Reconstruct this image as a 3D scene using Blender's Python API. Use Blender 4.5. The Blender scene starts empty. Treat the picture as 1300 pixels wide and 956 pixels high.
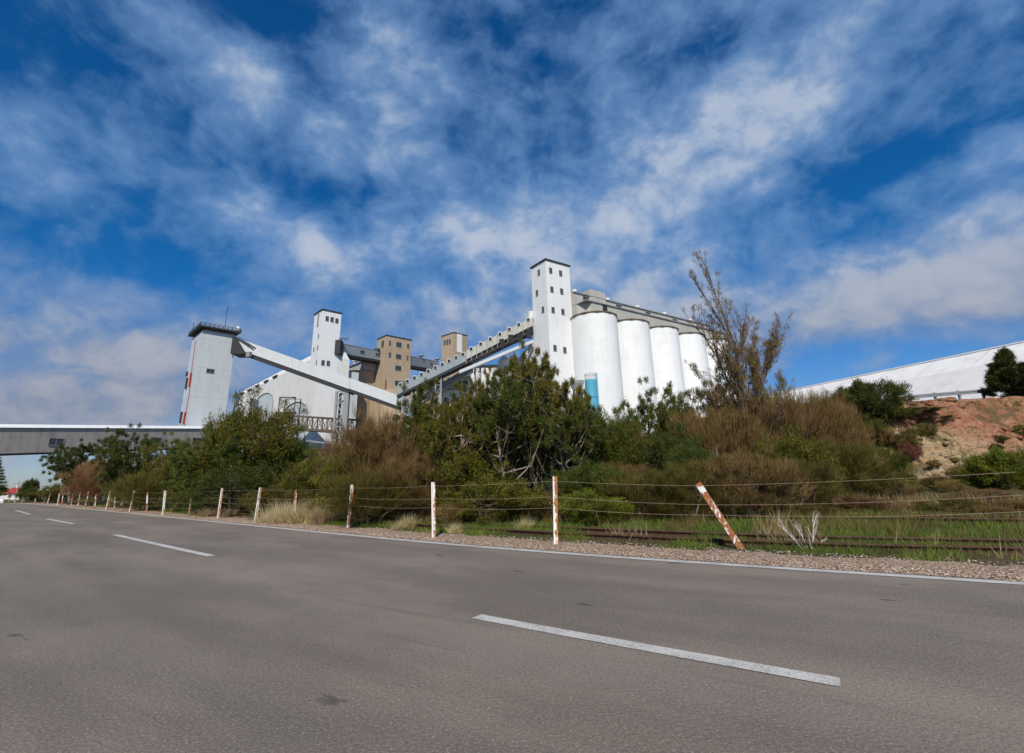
import bpy, math, random
import numpy as np
from mathutils import Matrix, Vector
random.seed(7); RG = np.random.default_rng(11)
S = bpy.context.scene
COL = S.collection

# ---------------------------------------------------------------- camera
F, PX, PY, EYE = 614.0, 650.0, 433.0, 1.2
_up = np.array([-55.0, 2170.0, -614.0]); _up /= np.linalg.norm(_up)
_fw = np.array([0, 0, -1.0]); _fw = _fw - _up * _fw.dot(_up); _fw /= np.linalg.norm(_fw)
_rt = np.cross(_fw, _up)
RC = np.array([_rt, _fw, _up])
def ray(x, y): return RC @ np.array([x - PX, PY - y, -F])
def at(x, y, Y):
    d = ray(x, y); return d * (Y / d[1]) + np.array([0, 0, EYE])
def gnd(x, y, z=0.0):
    d = ray(x, y); return d * ((z - EYE) / d[2]) + np.array([0, 0, EYE])
def proj(p):
    c = RC.T @ (np.array(p, float) - np.array([0, 0, EYE])); return PX + F * c[0] / -c[2], PY - F * c[1] / -c[2]
cam = bpy.data.cameras.new('camera'); co = bpy.data.objects.new('camera', cam); COL.objects.link(co)
cam.sensor_width = 36; cam.lens = F / 1300 * 36; cam.shift_y = -(478 - PY) / 1300
cam.clip_start = 0.05; cam.clip_end = 6000
co.matrix_world = Matrix.Translation((0, 0, EYE)) @ Matrix([list(r) for r in RC]).to_4x4()
S.camera = co

# ---------------------------------------------------------------- light
SUN_AZ, SUN_EL = math.radians(183), math.radians(43)      # compass angle from +Y towards +X
sd = Vector((math.sin(SUN_AZ) * math.cos(SUN_EL), math.cos(SUN_AZ) * math.cos(SUN_EL), math.sin(SUN_EL)))
sun = bpy.data.lights.new('sun', 'SUN'); sun.energy = 4.6; sun.angle = math.radians(0.5); sun.color = (1, 0.93, 0.82)
so = bpy.data.objects.new('sun', sun); COL.objects.link(so); so.rotation_euler = sd.to_track_quat('Z', 'Y').to_euler()
S.view_settings.view_transform = 'Standard'; S.view_settings.look = 'None'
S.view_settings.exposure = 0.0; S.view_settings.gamma = 1.0; S.view_settings.use_curve_mapping = False

class NT:
    def __init__(s, nt): s.nt = nt
    def n(s, t, **kw):
        nd = s.nt.nodes.new(t)
        for k, v in kw.items(): setattr(nd, k, v)
        return nd
    def set(s, sock, v):
        if hasattr(v, 'is_output') or isinstance(v, bpy.types.NodeSocket): s.nt.links.new(v, sock)
        else: sock.default_value = v
    def m(s, op, a, b=0.0, c=0.0, clamp=False):
        nd = s.n('ShaderNodeMath', operation=op); nd.use_clamp = clamp
        s.set(nd.inputs[0], a); s.set(nd.inputs[1], b)
        if op in ('MULTIPLY_ADD', 'SMOOTH_MIN', 'WRAP'): s.set(nd.inputs[2], c)
        return nd.outputs[0]
    def v(s, op, a, b=(0, 0, 0)):
        nd = s.n('ShaderNodeVectorMath', operation=op); s.set(nd.inputs[0], a); s.set(nd.inputs[1], b)
        return nd.outputs['Value'] if op in ('DOT_PRODUCT', 'LENGTH', 'DISTANCE') else nd.outputs[0]
    def mix(s, f, a, b, blend='MIX'):
        nd = s.n('ShaderNodeMix', data_type='RGBA', blend_type=blend)
        s.set(nd.inputs[0], f); s.set(nd.inputs[6], a); s.set(nd.inputs[7], b); return nd.outputs[2]
    def noise(s, vec, scale, detail=4, rough=0.55, dist=0.0):
        nd = s.n('ShaderNodeTexNoise'); nd.inputs['Scale'].default_value = scale
        nd.inputs['Detail'].default_value = detail; nd.inputs['Roughness'].default_value = rough
        nd.inputs['Distortion'].default_value = dist
        if vec is not None: s.nt.links.new(vec, nd.inputs['Vector'])
        return nd.outputs['Fac']
    def rng(s, x, a, b, c=0.0, d=1.0, smooth=True):
        nd = s.n('ShaderNodeMapRange', interpolation_type='SMOOTHSTEP' if smooth else 'LINEAR')
        s.set(nd.inputs[0], x); s.set(nd.inputs[1], a); s.set(nd.inputs[2], b); s.set(nd.inputs[3], c); s.set(nd.inputs[4], d)
        return nd.outputs[0]
    def ramp(s, x, stops):
        nd = s.n('ShaderNodeValToRGB'); cr = nd.color_ramp
        while len(cr.elements) < len(stops): cr.elements.new(0.5)
        for e_, (p, c) in zip(cr.elements, stops): e_.position = p; e_.color = (*c, 1)
        s.set(nd.inputs[0], x); return nd.outputs[0]
    def scale(s, vec, k):
        nd = s.n('ShaderNodeVectorMath', operation='MULTIPLY'); s.set(nd.inputs[0], vec); nd.inputs[1].default_value = k; return nd.outputs[0]

W = bpy.data.worlds.new('World'); S.world = W; W.use_nodes = True
t = NT(W.node_tree); t.nt.nodes.clear()
sky = t.n('ShaderNodeTexSky', sky_type='NISHITA'); sky.sun_disc = False
sky.sun_elevation = SUN_EL; sky.sun_rotation = SUN_AZ; sky.air_density = 1.0; sky.dust_density = 0.3; sky.ozone_density = 3.0
tc = t.n('ShaderNodeTexCoord').outputs['Generated']
d = t.v('NORMALIZE', tc)
sep = t.n('ShaderNodeSeparateXYZ'); t.set(sep.inputs[0], d)
zc = t.m('MAXIMUM', sep.outputs[2], 0.0)
den = t.m('ADD', zc, 0.42)
comb = t.n('ShaderNodeCombineXYZ')
t.set(comb.inputs[0], t.m('DIVIDE', sep.outputs[0], den)); t.set(comb.inputs[1], t.m('DIVIDE', sep.outputs[1], den))
pl = t.v('ADD', t.scale(d, (2.1, 2.1, 3.1)), t.scale(comb.outputs[0], (.35, .35, 0)))
wf = t.n('ShaderNodeTexNoise'); wf.inputs['Scale'].default_value = 1.3; wf.inputs['Detail'].default_value = 3; t.set(wf.inputs['Vector'], pl)
plw = t.v('ADD', pl, t.scale(t.v('SUBTRACT', wf.outputs['Color'], (0.5, 0.5, 0.5)), (0.30, 0.30, 0.30)))
n1 = t.noise(t.scale(plw, (1.0, 1.0, 1.0)), 2.1, 5, 0.48)
n2 = t.noise(t.scale(plw, (1.0, 1.0, 1.0)), 5.2, 7, 0.56, 0.15)
n3 = t.noise(t.scale(plw, (1.0, 1.0, 1.0)), 15.0, 5, 0.62)
# large cloud bodies, each round its own compass direction: (x, y, half sizes, tilt, weight)
BLOB = [(300, 85, 120, 42, 22, .42), (375, 310, 95, 32, 18, .42), (900, 205, 210, 60, -27, .34), (600, 300, 170, 55, 5, .30), (1130, 375, 240, 58, -8, .42),
        (1300, 300, 110, 60, -25, .30), (120, 480, 210, 45, 4, .45), (200, 395, 230, 30, 8, .22), (90, 530, 200, 24, 0, .35), (480, 120, 70, 110, 10, .20), (340, 165, 120, 30, 15, .22),
        (60, 170, 230, 40, 35, .12), (1000, 90, 200, 60, -35, .18), (620, 400, 260, 45, 0, .24), (800, 170, 260, 190, -20, .10), (1220, 190, 120, 30, -30, .16), (820, 400, 170, 50, -10, .18),
        (110, 330, 90, 110, 20, -.16), (60, 60, 190, 70, 20, -.10), (150, 150, 170, 60, 35, .12), (520, 60, 120, 60, 30, .14), (30, 200, 60, 30, 30, .2), (30, 430, 200, 26, 5, .25), (410, 25, 110, 50, 0, -.14), (720, 60, 60, 60, 0, -.08), (1120, 440, 190, 22, -10, -.16), (1150, 205, 160, 22, -22, -.22), (400, 240, 110, 24, 15, -.12), (240, 265, 150, 25, 20, -.18)]
acc = None
for (bx, by, sa, sb, ang, wt) in BLOB:
    c = ray(bx, by); c /= np.linalg.norm(c); a = math.radians(ang)
    ta = ray(bx + 10 * math.cos(a), by + 10 * math.sin(a)); ta /= np.linalg.norm(ta); ta -= c; ka = np.linalg.norm(ta) / 10; ta /= np.linalg.norm(ta)
    tb = ray(bx - 10 * math.sin(a), by + 10 * math.cos(a)); tb /= np.linalg.norm(tb); tb -= c; kb = np.linalg.norm(tb) / 10; tb /= np.linalg.norm(tb)
    df = t.v('SUBTRACT', d, tuple(c))
    ua = t.v('DOT_PRODUCT', df, tuple(ta / (ka * sa))); ub = t.v('DOT_PRODUCT', df, tuple(tb / (kb * sb)))
    r2 = t.m('ADD', t.m('MULTIPLY', ua, ua), t.m('MULTIPLY', ub, ub))
    g = t.m('MULTIPLY', t.m('EXPONENT', t.m('MULTIPLY', r2, -0.8)), wt)
    acc = g if acc is None else t.m('ADD', acc, g)
dn = t.m('ADD', t.m('MULTIPLY', n1, 0.50), t.m('MULTIPLY', n2, 0.56))
dn = t.m('ADD', dn, t.m('MULTIPLY', n3, 0.10))
dn = t.m('ADD', dn, t.m('MULTIPLY', acc, 0.70))
thin = t.m('MULTIPLY', t.rng(dn, 0.49, 0.80), 0.64)
thick = t.m('MULTIPLY', t.rng(dn, 0.72, 1.00), 0.40)
dens = t.m('ADD', thin, thick, clamp=True)
dens = t.m('MINIMUM', dens, 0.93)
hz = t.rng(zc, 0.0, 0.42)
hs = t.n('ShaderNodeHueSaturation'); hs.inputs['Saturation'].default_value = 1.25; hs.inputs['Value'].default_value = 1.0; t.set(hs.inputs['Color'], sky.outputs[0])
base = t.mix(1.0, hs.outputs[0], t.mix(hz, (0.60, 0.70, 1.0, 1), (0.14, 0.72, 1.0, 1)), 'MULTIPLY')
cc = t.mix(t.rng(dn, 0.70, 1.02), (1.8, 3.4, 6.1, 1), (5.0, 5.6, 6.7, 1))
cc = t.mix(t.rng(zc, 0.10, 0.46), t.mix(t.rng(n2, .35, .7), (2.1, 2.6, 3.7, 1), (3.7, 3.85, 4.4, 1)), cc)
fin = t.mix(dens, base, cc)
bg = t.n('ShaderNodeBackground'); t.set(bg.inputs[0], fin); bg.inputs[1].default_value = 0.10
out = t.n('ShaderNodeOutputWorld'); t.nt.links.new(bg.outputs[0], out.inputs[0])

# ---------------------------------------------------------------- mesh helpers
def tag(o, label=None, cat=None, group=None, kind=None):
    if label: o['label'] = label
    if cat: o['category'] = cat
    if group: o['group'] = group
    if kind: o['kind'] = kind
    return o
def empty(name, loc, label, cat, group=None):
    o = bpy.data.objects.new(name, None); COL.objects.link(o); o.location = loc; o.empty_display_size = .3
    return tag(o, label, cat, group)
def mesh_np(name, V, Fc, mat, parent=None, smooth=False, uv=None):
    V = np.asarray(V, np.float32); Fc = np.asarray(Fc, np.int32)
    me = bpy.data.meshes.new(name); k = Fc.shape[1]
    me.vertices.add(len(V)); me.vertices.foreach_set('co', V.ravel())
    me.loops.add(Fc.size); me.loops.foreach_set('vertex_index', Fc.ravel())
    me.polygons.add(len(Fc)); me.polygons.foreach_set('loop_start', np.arange(0, Fc.size, k, dtype=np.int32))
    if smooth: me.polygons.foreach_set('use_smooth', np.ones(len(Fc), bool))
    if uv is not None:
        l = me.uv_layers.new(name='UVMap'); l.data.foreach_set('uv', np.asarray(uv, np.float32)[Fc.ravel()].ravel())
    me.materials.append(mat); me.update(); me.validate()
    o = bpy.data.objects.new(name, me); COL.objects.link(o)
    if parent: o.parent = parent
    return o
class Fr:            # building frame: origin, compass angle of its u axis; v points away to the left
    def __init__(s, x, y, az, z=0.0):
        a = math.radians(az); s.o = np.array([x, y, z]); s.u = np.array([math.sin(a), math.cos(a), 0]); s.v = np.array([-s.u[1], s.u[0], 0])
    def __call__(s, u, v, z): return s.o + s.u * u + s.v * v + np.array([0, 0, z])
    def onu(s, px, py, v=0.0):     # pixel -> (u, z) on the plane v = const
        dd = ray(px, py); n = s.v; c = np.array([0, 0, EYE]); k = (n @ (s.o + s.v * v - c)) / (n @ dd); p = c + dd * k; return (p - s.o) @ s.u, p[2]
    def onv(s, px, py, u=0.0):
        dd = ray(px, py); n = s.u; c = np.array([0, 0, EYE]); k = (n @ (s.o + s.u * u - c)) / (n @ dd); p = c + dd * k; return (p - s.o) @ s.v, p[2]
WF = Fr(0, 0, 90)    # u = +X, v = +Y
class MB:
    def __init__(s): s.V = []; s.F = []
    def add(s, vs, fs):
        b = len(s.V); s.V += [tuple(map(float, p)) for p in vs]; s.F += [[i + b for i in f] for f in fs]; return s
    def hexa(s, p):  # 8 points: bottom 4 ccw, top 4
        return s.add(p, [(3, 2, 1, 0), (4, 5, 6, 7), (0, 1, 5, 4), (1, 2, 6, 5), (2, 3, 7, 6), (3, 0, 4, 7)])
    def box(s, fr, u0, u1, v0, v1, z0, z1):
        return s.hexa([fr(u0, v0, z0), fr(u1, v0, z0), fr(u1, v1, z0), fr(u0, v1, z0), fr(u0, v0, z1), fr(u1, v0, z1), fr(u1, v1, z1), fr(u0, v1, z1)])
    def cyl(s, c, r, z0, z1, n=40, r1=None, cap=True):
        r1 = r if r1 is None else r1
        a = [2 * math.pi * i / n for i in range(n)]
        vs = [(c[0] + r * math.cos(q), c[1] + r * math.sin(q), z0) for q in a] + [(c[0] + r1 * math.cos(q), c[1] + r1 * math.sin(q), z1) for q in a]
        fs = [(i, (i + 1) % n, (i + 1) % n + n, i + n) for i in range(n)]
        if cap: fs += [tuple(range(n, 2 * n)), tuple(range(n - 1, -1, -1))]
        return s.add(vs, fs)
    def bar(s, a, b, w, h=None):
        h = h or w; a = np.array(a, float); b = np.array(b, float); dd = b - a; dd /= np.linalg.norm(dd)
        up = np.array([0, 0, 1.0]) if abs(dd[2]) < .95 else np.array([1.0, 0, 0])
        x = np.cross(dd, up); x /= np.linalg.norm(x); y = np.cross(x, dd); x *= w / 2; y *= h / 2
        return s.hexa([a - x - y, b - x - y, b + x - y, a + x - y, a - x + y, b - x + y, b + x + y, a + x + y])
    def tube(s, pts, rads, n=5):
        pts = [np.array(p, float) for p in pts]; vs = []; fs = []
        for i, p in enumerate(pts):
            dd = pts[min(i + 1, len(pts) - 1)] - pts[max(i - 1, 0)]; dd /= (np.linalg.norm(dd) + 1e-9)
            up = np.array([0, 0, 1.0]) if abs(dd[2]) < .9 else np.array([1.0, 0, 0])
            x = np.cross(dd, up); x /= np.linalg.norm(x); y = np.cross(x, dd)
            for k in range(n):
                q = 2 * math.pi * k / n; vs.append(p + (x * math.cos(q) + y * math.sin(q)) * rads[i])
        for i in range(len(pts) - 1):
            for k in range(n): fs.append((i * n + k, i * n + (k + 1) % n, (i + 1) * n + (k + 1) % n, (i + 1) * n + k))
        return s.add(vs, fs)
    def build(s, name, mat, parent=None, smooth=False):
        me = bpy.data.meshes.new(name); V = np.array(s.V)
        if parent is not None:
            wl = np.array(parent.location); p = parent.parent
            while p: wl = wl + np.array(p.location); p = p.parent
            V = V - wl
        me.from_pydata(V.tolist(), [], s.F); me.materials.append(mat)
        if smooth:
            me.polygons.foreach_set('use_smooth', np.ones(len(me.polygons), bool)); me.set_sharp_from_angle(angle=math.radians(35))
        me.update(); o = bpy.data.objects.new(name, me); COL.objects.link(o)
        if parent is not None: o.parent = parent
        return o

# ---------------------------------------------------------------- materials
def newmat(name):
    m = bpy.data.materials.new(name); m.use_nodes = True; q = NT(m.node_tree); b = m.node_tree.nodes['Principled BSDF']; return m, q, b
def paint(name, col, rough=.7, streak=.12, dirt=(.25, .2, .15), sc=.35, az=None, corr=0.0, pitch=0.3, joints=None, stain=0.0, rings=0.0):
    m, q, b = newmat(name); P = q.n('ShaderNodeNewGeometry').outputs['Position']
    st = q.noise(q.scale(P, (1, 1, .12)), sc * 3, 5, .6); bl = q.noise(P, sc, 5, .6)
    f = q.m('MULTIPLY', q.rng(q.m('MULTIPLY', st, bl), .2, .42), streak)
    c = q.mix(f, (*col, 1), (*[x * y ** .5 for x, y in zip(col, dirt)], 1))
    if stain: 
        r = q.rng(q.noise(q.scale(P, (1, 1, .25)), .8, 6, .7), .62, .75); c = q.mix(q.m('MULTIPLY', r, stain), c, (.30, .13, .05, 1))
    h = None
    if az is not None:
        a = math.radians(az); u = q.v('DOT_PRODUCT', P, (math.sin(a), math.cos(a), 0))
        if corr:
            h = q.m('MULTIPLY', q.m('SINE', q.m('MULTIPLY', u, 2 * math.pi / pitch)), 1.0)
        if joints:
            fr_ = q.m('FRACT', q.m('DIVIDE', u, joints[0])); j = q.m('LESS_THAN', fr_, .05)
            z = q.n('ShaderNodeSeparateXYZ'); q.set(z.inputs[0], P); fz = q.m('LESS_THAN', q.m('FRACT', q.m('DIVIDE', z.outputs[2], joints[1])), .03)
            c = q.mix(q.m('MULTIPLY', q.m('MAXIMUM', j, fz), .26), c, (*[x * .5 for x in col], 1))
            pn = q.n('ShaderNodeTexWhiteNoise', noise_dimensions='1D'); q.set(pn.inputs['W'], q.m('FLOOR', q.m('DIVIDE', u, joints[0])))
            c = q.mix(q.m('MULTIPLY', pn.outputs[0], .14), c, (*[x * .7 for x in col], 1))
    if rings:
        z = q.n('ShaderNodeSeparateXYZ'); q.set(z.inputs[0], P); zz = q.m('DIVIDE', z.outputs[2], rings); fz = q.m('LESS_THAN', q.m('FRACT', zz), .05); c = q.mix(q.m('MULTIPLY', fz, .14), c, (*[x * .5 for x in col], 1))
        pn = q.n('ShaderNodeTexWhiteNoise', noise_dimensions='1D'); q.set(pn.inputs['W'], q.m('FLOOR', zz)); c = q.mix(q.m('MULTIPLY', pn.outputs[0], .06), c, (*[x * .7 for x in col], 1))
        dr = q.rng(q.noise(q.scale(P, (1.6, 1.6, .05)), 1.5, 5, .65), .56, .72); c = q.mix(q.m('MULTIPLY', dr, .12), c, (.42, .38, .32, 1))
    q.set(b.inputs['Base Color'], c); b.inputs['Roughness'].default_value = rough; b.inputs['Specular IOR Level'].default_value = .25
    bp = q.n('ShaderNodeBump'); bp.inputs['Strength'].default_value = .35; bp.inputs['Distance'].default_value = .03
    nn = q.noise(P, 3.0, 4)
    q.set(bp.inputs['Height'], q.m('ADD', nn, h) if h is not None else nn); q.set(b.inputs['Normal'], bp.outputs[0])
    return m
M = {}
M['white'] = paint('white_render', (.75, .755, .75), .6, .22, (.45, .42, .38), rings=2.4)
M['white2'] = paint('white_plaster', (.70, .69, .66), .7, .35, (.5, .42, .36))
M['clad'] = paint('pale_grey_cladding', (.53, .57, .59), .5, .35, (.5, .5, .5), az=46, joints=(1.6, 6.5))
M['cladv'] = paint('pale_grey_side_cladding', (.53, .57, .59), .5, .35, (.5, .5, .5), az=-44, joints=(1.6, 6.5))
M['conv'] = paint('pale_gallery_sheet', (.56, .58, .59), .5, .3, (.5, .5, .5), az=90, corr=1, pitch=.4, joints=(1.5, 50))
M['grey'] = paint('grey_gallery_sheet', (.27, .31, .33), .5, .4, (.4, .4, .4), az=60, corr=1, pitch=.4, joints=(1.5, 50))
M['beige'] = paint('weathered_gallery_sheet', (.44, .43, .39), .6, .5, (.5, .42, .33), az=55.5, corr=1, pitch=.4, joints=(1.8, 50), stain=.5)
M['bridge'] = paint('weathered_dark_sheet', (.40, .365, .33), .8, .7, (.3, .3, .3), az=20.7, joints=(3.1, 90))
M['tan'] = paint('tan_concrete', (.42, .325, .225), .85, .5, (.5, .42, .35), az=46, joints=(50, 1.3))
M['brown'] = paint('brown_eave', (.10, .075, .055), .8, .3)
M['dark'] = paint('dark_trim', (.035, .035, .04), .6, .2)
M['steel'] = paint('brown_steel', (.12, .085, .07), .6, .4, stain=.6)
M['gsteel'] = paint('grey_steel', (.26, .27, .28), .5, .3)
M['blue'] = paint('blue_tank_paint', (.10, .38, .52), .45, .3)
M['red'] = paint('red_pipe_paint', (.36, .035, .03), .5, .2)
M['roofred'] = paint('red_tiles', (.33, .05, .04), .7, .3, az=0)
M['greenw'] = paint('pale_green_paint', (.45, .52, .42), .6, .3)
m, q, b = newmat('window_glass'); b.inputs['Base Color'].default_value = (.03, .04, .045, 1); b.inputs['Roughness'].default_value = .15; M['glass'] = m
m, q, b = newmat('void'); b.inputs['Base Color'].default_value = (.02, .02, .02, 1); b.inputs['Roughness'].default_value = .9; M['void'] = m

def leafmat(name, cols, trans=.25, nscale=.9):
    m, q, b = newmat(name); g = q.n('ShaderNodeNewGeometry'); oi = q.n('ShaderNodeObjectInfo')
    tcn = q.n('ShaderNodeTexCoord').outputs['Object']
    v = q.v('ADD', tcn, q.scale(oi.outputs['Location'], (1, 1, 1)))
    n = q.noise(v, nscale, 3, .6)
    x = q.m('ADD', q.m('MULTIPLY', q.rng(n, .3, .7, smooth=False), .65), q.m('MULTIPLY', g.outputs['Random Per Island'], .35))
    c = q.ramp(x, [(i / (len(cols) - 1), cc) for i, cc in enumerate(cols)])
    hs = q.n('ShaderNodeHueSaturation'); q.set(hs.inputs['Hue'], q.m('MULTIPLY_ADD', oi.outputs['Random'], .03, .485)); q.set(hs.inputs['Value'], q.m('MULTIPLY_ADD', oi.outputs['Random'], .3, .85)); q.set(hs.inputs['Color'], c)
    q.set(b.inputs['Base Color'], hs.outputs[0]); b.inputs['Roughness'].default_value = .6; b.inputs['Specular IOR Level'].default_value = .2
    tr = q.n('ShaderNodeBsdfTranslucent'); q.set(tr.inputs[0], hs.outputs[0]); ms = q.n('ShaderNodeMixShader'); ms.inputs[0].default_value = trans
    o = m.node_tree.nodes['Material Output']; q.nt.links.new(b.outputs[0], ms.inputs[1]); q.nt.links.new(tr.outputs[0], ms.inputs[2]); q.nt.links.new(ms.outputs[0], o.inputs[0])
    return m
M['pine'] = leafmat('olive_needles', [(.026, .036, .008), (.080, .085, .012), (.18, .16, .020), (.24, .13, .03)], .25, 1.9)
M['green'] = leafmat('green_leaves', [(.024, .040, .008), (.075, .095, .012), (.19, .19, .025)], .25, 1.9)
M['lime'] = leafmat('yellow_green_leaves', [(.07, .11, .010), (.15, .19, .018), (.26, .27, .035)])
M['feather'] = leafmat('brown_branchlets', [(.060, .036, .014), (.15, .095, .035), (.29, .19, .07), (.12, .10, .022)], .3, 2.4)
M['olive'] = leafmat('olive_branchlets', [(.045, .042, .010), (.12, .10, .020), (.23, .17, .04)], .3, 2.2)
M['dark_leaf'] = leafmat('dark_leaves', [(.035, .050, .010), (.070, .085, .015), (.12, .12, .022)])
M['redbrown'] = leafmat('red_brown_twigs', [(.14, .06, .03), (.24, .11, .055), (.32, .17, .09)], .2)
M['straw'] = leafmat('dry_straw', [(.30, .22, .10), (.48, .38, .20), (.60, .50, .30)], .3)
M['grass'] = leafmat('verge_grass', [(.26, .20, .09), (.13, .14, .035), (.10, .15, .02), (.19, .22, .03), (.36, .29, .13)], .3, .8)
M['bark'] = paint('grey_brown_bark', (.20, .15, .115), .9, .6, (.3, .25, .2), sc=6)
M['darkbark'] = paint('dark_bark', (.11, .085, .07), .9, .6, (.3, .25, .2), sc=6)
M['palebark'] = paint('pale_bark', (.29, .235, .19), .9, .6, (.3, .25, .2), sc=6)
M['deadwood'] = paint('bleached_dead_wood', (.58, .52, .46), .9, .5, (.3, .25, .2), sc=6)

# ---------------------------------------------------------------- road geometry
def e(x): return 9.05 - .725 * x + .375 * np.log(np.cosh(np.clip(x, -60, 60) / 3)) + np.where(np.abs(x) > 60, .125 * (np.abs(x) - 60), 0)
def slope(x): return -.725 + .125 * np.tanh(np.asarray(x, float) / 3)
def road(x, dd):
    s = slope(x); n = np.sqrt(1 + s * s); return np.stack([x - s / n * dd, e(x) + dd / n], -1)
def smooth(a, b, x): k = np.clip((x - a) / (b - a), 0, 1); return k * k * (3 - 2 * k)
def vnoise(x, y, f, seed=0):
    x = np.asarray(x, float) * f + seed * 17.3; y = np.asarray(y, float) * f + seed * 9.1
    xi = np.floor(x); yi = np.floor(y); xf = x - xi; yf = y - yi
    h = lambda a, b_: np.modf(np.abs(np.sin(a * 127.1 + b_ * 311.7) * 43758.5453))[0]
    u = xf * xf * (3 - 2 * xf); v = yf * yf * (3 - 2 * yf)
    return (h(xi, yi) * (1 - u) + h(xi + 1, yi) * u) * (1 - v) + (h(xi, yi + 1) * (1 - u) + h(xi + 1, yi + 1) * u) * v
def fbm(x, y, f, o=4, seed=0): return sum(vnoise(x, y, f * 2 ** i, seed + i) * .5 ** i for i in range(o)) / 1.9
def dist(x, y): s = slope(x); return (y - e(x)) / np.sqrt(1 + s * s)
def dip(x, y): return -3.2 * smooth(48, 260, np.hypot(x, y)) * smooth(-5, -60, x)
def zt(x, y):
    x = np.asarray(x, float); y = np.asarray(y, float); dd = dist(x, y)
    z = dip(x, y) - .03 + .05 * smooth(.8, 1.8, dd) * (.4 + fbm(x, y, .7))
    z = z + .25 * smooth(7, 22, dd) + .25 * fbm(x, y, .25, 3) * smooth(4, 10, dd)
    base = 27 + 2.5 * fbm(x, 0, .12, 3, 5); top = 35.5 + 2.0 * fbm(x, 3, .15, 3, 8)
    k = np.clip((y - base) / (top - base), 0, 1)
    prof = .55 * k + .45 * smooth(0.15, .95, k) + .10 * (np.abs(fbm(x, y, .22, 3, 3) - .5) * 2) * np.sin(math.pi * k)
    ht = (5.7 * smooth(4, 19, x) + 1.4 * smooth(-60, -10, x) * smooth(19, 4, x)) * smooth(6, 20, dd)
    gul = -1.5 * np.abs(vnoise(x + .35 * y, 0, .30, 4) - .5) * 2 * np.sin(math.pi * k) * smooth(12, 18, x)
    rock = 1.8 * (.9 * (fbm(x, y, .8, 4, 2) - .5) + .45 * np.floor(fbm(x, y, 1.3, 3, 9) * 6) / 6 - .2 + .35 * (fbm(x, y, 3.0, 3, 6) - .5)) * np.sin(math.pi * np.clip(k, 0, 1)) ** .5
    return z + ht * prof + (gul + rock) * smooth(3, 14, x) + .25 * (fbm(x, y, .3, 3, 1) - .5) * smooth(.9, 1, k) * smooth(80, 40, y)

# ground sheet
xs = np.unique(np.concatenate([np.linspace(-2200, -140, 22), np.linspace(-140, -30, 70), np.linspace(-30, 8, 110), np.linspace(8, 52, 230), np.linspace(52, 140, 30), np.linspace(140, 2200, 22)]))
ys = np.unique(np.concatenate([np.linspace(-600, -20, 14), np.linspace(-20, 4, 30), np.linspace(4, 24, 80), np.linspace(24, 42, 110), np.linspace(42, 150, 50), np.linspace(150, 3000, 26)]))
X, Y = np.meshgrid(xs, ys); Z = zt(X, Y) - np.where(dist(X, Y) < .3, .05, 0)
nx, ny = len(xs), len(ys); I = np.arange(nx * ny).reshape(ny, nx)
Q = np.stack([I[:-1, :-1], I[:-1, 1:], I[1:, 1:], I[1:, :-1]], -1).reshape(-1, 4)
m, q, b = newmat('soil_and_rock'); g = q.n('ShaderNodeNewGeometry'); P = g.outputs['Position']
sp = q.n('ShaderNodeSeparateXYZ'); q.set(sp.inputs[0], P); sn = q.n('ShaderNodeSeparateXYZ'); q.set(sn.inputs[0], g.outputs['True Normal'])
na = q.noise(P, .35, 5, .6); nb = q.noise(P, 2.2, 6, .65); nc = q.noise(P, 9, 5, .7)
flat = q.mix(q.rng(na, .4, .62), q.mix(nb, (.10, .075, .035, 1), (.20, .15, .075, 1)), q.mix(nc, (.06, .08, .02, 1), (.13, .15, .04, 1)))
strat = q.noise(q.scale(P, (.25, .25, 2.2)), 1.2, 5, .65, .6)
low = q.mix(q.rng(strat, .35, .65), (.50, .33, .17, 1), (.62, .48, .31, 1)); hi = q.mix(q.rng(nb, .3, .7), (.38, .135, .07, 1), (.56, .33, .20, 1))
zx = q.m('ADD', q.m('ADD', sp.outputs[2], q.m('MULTIPLY', q.m('SUBTRACT', na, .5), 5.0)), q.m('MULTIPLY', q.m('SUBTRACT', sp.outputs[0], 27), .30))
rockc = q.mix(q.rng(zx, 2.6, 4.4), low, hi)
rockc = q.mix(q.m('MULTIPLY', q.rng(nc, .5, .66), .6), rockc, (.22, .12, .06, 1)); rockc = q.mix(q.m('MULTIPLY', q.rng(q.noise(q.scale(P, (.8, .8, 2)), 2.6, 7, .75, .8), .56, .62), .75), rockc, (.13, .075, .04, 1))  # dark of the rock crevices painted into the colour with noise
vegm = q.rng(q.m('SUBTRACT', q.noise(P, .55, 6, .65), q.m('MULTIPLY', q.rng(sp.outputs[0], 19, 31), .12)), .42, .5)
rockc = q.mix(q.m('MULTIPLY', vegm, .75), rockc, q.mix(nb, (.07, .08, .025, 1), (.15, .11, .05, 1)))
slopef = q.m('MULTIPLY', q.rng(sn.outputs[2], .965, .93), q.rng(sp.outputs[1], 25, 28))
q.set(b.inputs['Base Color'], q.mix(slopef, flat, rockc)); b.inputs['Roughness'].default_value = .95; b.inputs['Specular IOR Level'].default_value = .1
bp = q.n('ShaderNodeBump'); bp.inputs['Strength'].default_value = 1; bp.inputs['Distance'].default_value = .4
q.set(bp.inputs['Height'], q.m('ADD', nb, q.m('ADD', q.m('MULTIPLY', nc, .5), strat))); q.set(b.inputs['Normal'], bp.outputs[0])
tag(mesh_np('ground', np.stack([X, Y, Z], -1).reshape(-1, 3), Q, m, smooth=True), kind='structure')

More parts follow.
